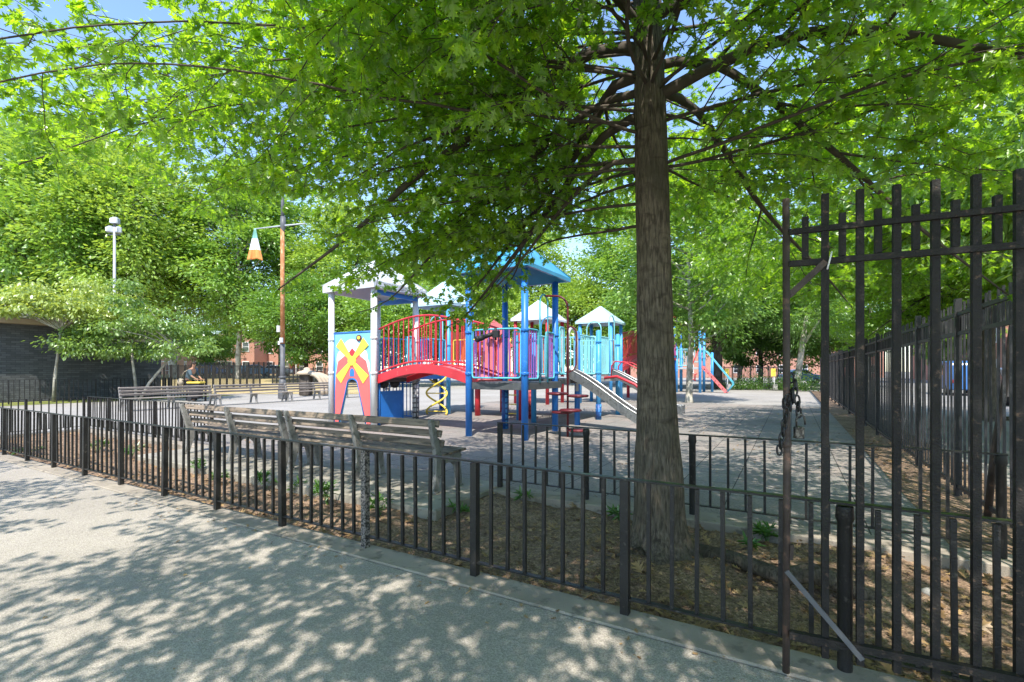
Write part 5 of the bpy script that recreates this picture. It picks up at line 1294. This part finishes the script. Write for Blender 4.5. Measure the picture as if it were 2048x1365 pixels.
kind('tall', 21, 5.2, 2.8, 18, 120, 260, .29, .26, M['bark_dark'], clr=(1.0, 1.9))
kind('broad', 22, 5.6, 2.2, 12, 120, 260, .27, .24, M['bark_dark'], clr=(1.0, 1.8))
kind('plane', 23, 4.6, 3.4, 16, 110, 260, .26, .2, M['bark_pale'], clr=(.9, 1.7))
kind('fine', 24, 3.6, 2.2, 10, 120, 200, .22, .16, M['bark_pale'], clr=(.6, 1.2), half=LANCE)
def tree(nm, loc, rz, s, col, name, label, group=None):
    cm, tm = KIND[nm]; root = thing(name, label, 'tree', tuple(loc), rz, group); root.scale = (s, s, s)
    put('trunk', tm, root); o = put('crown', cm, root); o.color = (*col, 1); return root
YG = (.275, .41, .085); MG = (.15, .29, .055); DG = (.075, .17, .03); LG = (.215, .37, .075)
G1 = 'trees behind the playground'
T_ = [
 ('tall', 30, 58, 1.75, YG, 'yellow green tree rising behind the dark park building at the far left edge'),
 ('tall', 128, 54, 1.6, LG, 'light green tree behind the park building, left of the floodlight pole'),
 ('plane', 262, 54, 1.7, YG, 'airy yellow green tree just right of the floodlight pole'),
 ('fine', 345, 60, 2.4, YG, 'fine leaved yellow green tree left of the hanging flag'),
 ('plane', 478, 57, 1.55, LG, 'pale trunked tree directly below the hanging flag'),
 ('tall', 560, 62, 1.3, MG, 'tall mid green tree behind the flagpole'),
 ('broad', 610, 50, .95, MG, 'bushy green tree low behind the flagpole, right of the crossbar'),
 ('tall', 700, 58, 1.25, YG, 'yellow green tree behind the white roofed windmill tower'),
 ('broad', 790, 48, .95, LG, 'broad light green tree seen through the windmill tower frame'),
 ('tall', 870, 62, 1.1, YG, 'sunlit yellow green tree behind the pale blue roof'),
 ('broad', 965, 52, 1.0, YG, 'yellow green tree behind the arched red bridge'),
 ('tall', 1060, 58, 1.1, YG, 'bright yellow green tree behind the blue roofed tower'),
 ('broad', 1160, 54, 1.0, YG, 'bright yellow green tree behind the farther pale roofs'),
 ('tall', 1255, 56, 1.25, LG, 'light green tree just left of the big oak trunk, far behind'),
 ('plane', 1378, 24.2, .78, LG, 'slim tree with pale patchy trunk in the playground, right of the big oak'),
 ('broad', 1310, 46, .9, MG, 'dark green tree behind the red bridge'),
 ('broad', 1520, 47, .95, DG, 'dark green tree behind the two yellow signs'),
 ('tall', 1480, 66, 1.05, MG, 'tall green tree behind the thin far fence'),
 ('broad', 1650, 52, .9, MG, 'green tree where the tall fence ends'),
 ('plane', 1740, 46, .95, LG, 'light green street tree beyond the far part of the tall fence'),
 ('tall', 1890, 60, .9, LG, 'light green street tree beyond the tall fence, above the blue van'),
 ('broad', 420, 78, .9, MG, 'distant green tree in front of the brick houses'),
 ('tall', 200, 80, 2.3, LG, 'far light green tree in the gap behind the floodlight pole'),
]
for i, (nm, px, d, s, c_, lab) in enumerate(T_):
    tree(nm, W(px, d, .3 if px < 720 else 0), i * 1.7, s, c_, 'park_tree', lab, G1)
# big dark trunk and forked tree at the end of the playground
cm, tm = KIND['broad']
def special(name, label, loc, r, bark, col, crown, cs_, top, lean=(0, 0)):
    root = thing(name, label, 'tree', tuple(loc)); b = MB()
    b.tube([(lean[0] * z, lean[1] * z, z) for z in (-.1, .3, 1, 2.5, 4, top)], [r * 1.35, r * 1.12, r, r * .92, r * .86, r * .55], 16)
    b.tube([(lean[0] * 3, lean[1] * 3, 3.4), (lean[0] * 3 + 1.2, .5, 5.5), (lean[0] * 3 + 2.2, .9, 7.5)], [r * .5, r * .35, r * .15], 10)
    b.build('trunk', bark, root); o = put('crown', crown, root); o.scale = (cs_,) * 3; o.color = (*col, 1); o.location = (lean[0] * 5, lean[1] * 5, .8)
special('park_tree', 'tree with a thick dark furrowed trunk behind the red climbing ramp', W(1434, 42), .46, M['bark_dark'], MG, KIND['broad'][0], 1.1, 9)
special('park_tree', 'tree with slim leaning trunk where the tall fence meets the far fence', W(1592, 39.5), .24, M['bark_pale'], MG, KIND['fine'][0], 1.1, 6, (.12, .02))
special('street_tree', 'pale barked street tree with a side branch beyond the tall fence, right of the chain', (3.9, 11.2, 0), .13, M['bark_pale'], LG, KIND['fine'][0], 1.0, 6)
# canopy oaks further back along the right
dup(oak_root, (0.4, 13.6, 0), R(60), 'second oak deeper in the playground on the right, its trunk hidden behind the gate bars', .95) if False else None

# dogwoods by the building: layered crowns on several stems
def dogwood(label, loc, Rr, H0, H1, stems, seed, col, ntier=9):
    rg = np.random.default_rng(seed); root = thing('dogwood', label, 'small tree', tuple(loc)); P_ = []; D_ = []; N_ = []; Z_ = []; b = MB()
    tiers = []
    for i in range(ntier * 7):
        t = rg.random(); z = H0 + (H1 - H0) * t; rr = Rr * (1 - .55 * abs(t - .35) ** 1.2) * math.sqrt(rg.random()); a = rg.uniform(0, 2 * math.pi); lum = .75 + .25 * math.sin(3 * a + seed) + .15 * math.sin(7 * a); z = H0 + (H1 - H0) * t * (1.12 - .75 * (rr / Rr) ** 1.6) * lum; c = np.array((rr * math.cos(a), rr * math.sin(a), z)); tiers.append(c)
        n = 110; q = rg.normal(0, .5, (n, 3)) * np.array((.7, .7, .26)) * rg.uniform(.5, 1.25); P_.append(c + q); dd = q + rg.normal(0, .3, (n, 3)) + np.array((0, 0, -.35)); D_.append(dd); N_.append(np.stack([rg.normal(0, .35, n), rg.normal(0, .35, n), np.ones(n)], 1)); Z_.append(rg.uniform(.13, .22, n))
    for k, st in enumerate(stems):
        pts = [np.array(p, float) for p in st]; b.tube(pts, [.085 - .045 * i / (len(pts) - 1) for i in range(len(pts))], 9)
        for c in tiers[k::len(stems) * 3]: b.tube([pts[-1], (pts[-1] + c) / 2 + (0, 0, .15), c], [.03, .02, .006], 5, cap=False)
    b.build('stem', M['bark_pale'], root)
    o = leaves_mesh('crown', np.concatenate(P_), np.concatenate(D_), np.concatenate(N_), np.concatenate(Z_), OVAL, M['far_leaf'], .2, .2, root); o.color = (*col, 1)
dogwood('layered green small tree with two slanting stems by the dark building\'s right corner', W(275, 26.0), 3.6, 2.4, 6.0, [[(-.1, 0, -.1), (-.25, 0, 1.0), (-.6, 0, 2.2), (-.8, .1, 3.2)], [(.1, 0, -.1), (.55, .3, .9), (1.3, .7, 1.9), (1.9, 1.0, 2.8)]], 3, (.19, .31, .07), 15)
dogwood('pale layered small tree with one leaning stem before the dark building', W(112, 24.5), 2.9, 4.3, 6.0, [[(-.3, 0, -.1), (-.15, 0, 1.2), (.05, .05, 2.4), (.3, .1, 3.6)]], 4, (.34, .43, .11), 12)
dogwood('pale layered small tree behind the leaning one, over the roof edge of the dark building', W(190, 29), 2.8, 4.5, 6.8, [[(0, 0, -.1), (.1, 0, 1.6), (0, .1, 3.4)]], 9, (.32, .42, .10), 12)
# hedge shrubs at the end of the playground
def shrub(label, loc, rx, h, seed, col, lf=.12, n=1500):
    rg = np.random.default_rng(seed); root = thing('shrub', label, 'shrub', tuple(loc), 0, 'shrubs along the far fence')
    q = rg.normal(0, .5, (n, 3)); q[:, 2] = np.abs(rg.normal(0, .45, n)); q *= np.array((rx, rx * .6, h)); q[:, 2] += .05
    o = leaves_mesh('foliage', q, q * np.array((.5, .5, .8)) + rg.normal(0, .3, (n, 3)), np.stack([rg.normal(0, .5, n), rg.normal(0, .5, n), np.ones(n)], 1), rg.uniform(.7, 1.3, n) * lf, OVAL, M['far_leaf'], .15, .15, root); o.color = (*col, 1)
    b = MB()
    for k in range(6): b.tube([(0, 0, 0), tuple(q[k * 7] * .5), tuple(q[k * 7])], [.02, .012, .005], 5, cap=False)
    b.build('stem', M['bark_dark'], root)
for i, (px, d, rx, h, lab) in enumerate([(1475, 40.2, 1.6, .8, 'low dark shrub beside the left yellow sign'), (1512, 40.4, 1.7, 1.3, 'taller leafy shrub between the two yellow signs'), (1572, 38.8, 1.2, 1.0, 'low shrub right of the right yellow sign, behind the gate edge bar'), (1612, 37.4, 1.5, 1.2, 'dark shrub at the foot of the leaning trunk by the tall fence')]):
    shrub(lab, W(px, d), rx, h, 40 + i, DG)
# ------------------------------------------------------------------ weeds, litter, stone
def weed(label, x, y, h, r, n, seed, lf=(.07, .12)):
    rg = np.random.default_rng(seed); z0 = float(lump(np.array(x), np.array(y))); root = thing('weed', label, 'weed', (x, y, z0), 0, 'weeds in the tree bed'); b = MB(); P_ = []; D_ = []; N_ = []; Z_ = []
    for k in range(n):
        a = rg.uniform(0, 6.28); e = np.array((math.cos(a) * r * rg.uniform(.4, 1), math.sin(a) * r * rg.uniform(.4, 1), h * rg.uniform(.5, 1))); m = e * (.4, .4, .7); b.tube([(0, 0, -.02), m, e], [.004, .003, .002], 4, cap=False)
        for j in range(9):
            t = rg.uniform(.3, 1); q = m * (1 - t) * 2 * .5 + e * t; sd = rg.normal(0, 1, 3); P_.append(q); D_.append(e * .6 / max(h, .1) + sd * (.7, .7, .25)); N_.append((rg.normal(0, .35), rg.normal(0, .35), 1)); Z_.append(rg.uniform(*lf))
    b.build('stalk', M['weed'], root); leaves_mesh('leaves', np.array(P_), np.array(D_), np.array(N_), np.array(Z_), LANCE, M['weed'], .2, .3, root)
for i, (px, d, h, r, n, lab) in enumerate([(530, 6.7, .22, .13, 9, 'leafy green weed at the bench pad edge, below the gap between the near benches'), (596, 6.6, .14, .12, 6, 'small weed right of the leafy one by the bench pad'), (655, 5.85, .26, .16, 12, 'bushiest green weed in the bed below the right bench'), (760, 5.45, .20, .15, 9, 'weed in front of the bench pad behind a flaking fence post'),
        (390, 7.6, .22, .12, 8, 'pale sunlit weed in the bare soil below the left bench'), (435, 7.1, .16, .13, 6, 'low sunlit weed at the foot of the low fence below the left bench'), (915, 5.6, .10, .12, 6, 'small weed by the right end of the bench pad'), (1050, 6.0, .10, .1, 4, 'single broad leaved seedling behind the middle of the low fence'), (1238, 5.35, .12, .08, 7, 'grassy tuft left of the oak trunk by the rear kerb'), (1535, 4.75, .14, .09, 8, 'feathery green weed by the rear kerb left of the gate edge bar'), (1500, 4.45, .06, .07, 4, 'tiny weed beside the oak root'),
        (195, 9.8, .24, .2, 10, 'leafy weeds in the far left corner of the bed'), (262, 9.2, .22, .2, 8, 'weed patch near the left corner of the bed'), (60, 9.6, .15, .25, 8, 'weeds along the kerb at the left edge')]):
    p = W(px, d); p.y = min(max(p.y, 3.3), 5.3); weed(lab, p.x, p.y, h, r, n, 60 + i)
def litter():
    rg = np.random.default_rng(77); n = 5200
    x = rg.uniform(-16, 5.5, n); y = 3.2 + 2.2 * rg.random(n); dens = .5 + .5 * np.sin(1.3 * x + .6) * np.cos(2.1 * y); kp = rg.random(n) < .25 + .75 * dens * (1 - .5 * (x < -4)); x, y = x[kp], y[kp]
    k2 = 500; x = np.concatenate([x, rg.uniform(-8, 4.5, k2), rg.uniform(-1.5, 3.5, 500), rg.uniform(1.3, 1.9, 250)]); y = np.concatenate([y, 3.22 + .12 * np.abs(rg.normal(0, 1, k2)), 3.3 + 2 * rg.random(500), rg.uniform(5.8, 16, 250)])
    x = np.concatenate([x, rg.uniform(.2, 3.2, 90), rg.uniform(-4, 0, 40)]); y = np.concatenate([y, rg.uniform(3.25, 5.2, 90), rg.uniform(3.25, 5.2, 40)])
    n = len(x); z = np.where(y < 5.42, lump(x, y), 0.0) + rg.uniform(.006, .022, n)
    a = rg.uniform(0, 6.28, n); D = np.stack([np.cos(a), np.sin(a), rg.normal(0, .15, n)], 1); N_ = np.stack([rg.normal(0, .28, n), rg.normal(0, .28, n), np.ones(n)], 1); sz = rg.uniform(.025, .075, n) * np.where((rg.random(n) < .12) | (np.arange(n) > n - 130), 1.8, 1)
    me = leaves_mesh('leaf_litter', np.stack([x, y, z], 1), D, N_, sz, OAK_HALF_FAR, M['litter'], .25, -.2); o = bpy.data.objects.new('leaf_litter', me); COL.objects.link(o); o['kind'] = 'stuff'
    n = 420; x = rg.uniform(-12, 1.2, n); y = rg.uniform(5.8, 22, n); a = rg.uniform(0, 6.28, n)
    me = leaves_mesh('leaf_litter', np.stack([x, y, rg.uniform(.006, .015, n)], 1), np.stack([np.cos(a), np.sin(a), rg.normal(0, .1, n)], 1), np.stack([rg.normal(0, .2, n), rg.normal(0, .2, n), np.ones(n)], 1), rg.uniform(.03, .08, n), OAK_HALF_FAR, M['litter'], .2, -.2); o = bpy.data.objects.new('leaf_litter', me); COL.objects.link(o); o['kind'] = 'stuff'
    n = 150; x = np.concatenate([rg.uniform(-9, 3, 60), rg.uniform(-7, 3, 90)]); y = np.concatenate([rg.uniform(.8, 2.9, 60), 2.92 - np.abs(rg.normal(0, .12, 90))]); a = rg.uniform(0, 6.28, n)
    me = leaves_mesh('leaf_litter', np.stack([x, y, rg.uniform(.005, .012, n)], 1), np.stack([np.cos(a), np.sin(a), rg.normal(0, .1, n)], 1), np.stack([rg.normal(0, .2, n), rg.normal(0, .2, n), np.ones(n)], 1), rg.uniform(.012, .045, n), OAK_HALF_FAR, M['litter'], .2, -.2); o = bpy.data.objects.new('leaf_litter', me); COL.objects.link(o); o['kind'] = 'stuff'
    # dirt crumbs and bark chips
    n = 9000; x = rg.uniform(-14, 5, n); y = rg.uniform(3.2, 5.4, n); a = rg.uniform(0, 6.28, n)
    me = leaves_mesh('bark_chips', np.stack([x, y, lump(x, y) + .006], 1), np.stack([np.cos(a), np.sin(a), rg.normal(0, .3, n)], 1), np.stack([rg.normal(0, .5, n), rg.normal(0, .5, n), np.ones(n)], 1), rg.uniform(.012, .035, n), LANCE, M['chips'], .3, .2); o = bpy.data.objects.new('bark_chips', me); COL.objects.link(o); o['kind'] = 'stuff'
M['chips'] = leaf_mat("bark_chip", (0.05, 0.035, 0.022), (0.16, 0.115, 0.07), 0.02, (1, 1, 1), gloss=0.02)
litter()
p = P(1862, 1156, 3.5); b = MB(); b.ball((p.x, p.y, -.01), (.055, .04, .035), 12)
for i, v in enumerate(b.v): b.v[i] = tuple(np.array(v) * (1, 1, 1) + .006 * np.sin(np.array(v) * 90 + i % 3))
tag(b.build('stone', M['stone']), 'pale grey stone lying among the dry leaves behind the gate', 'stone')
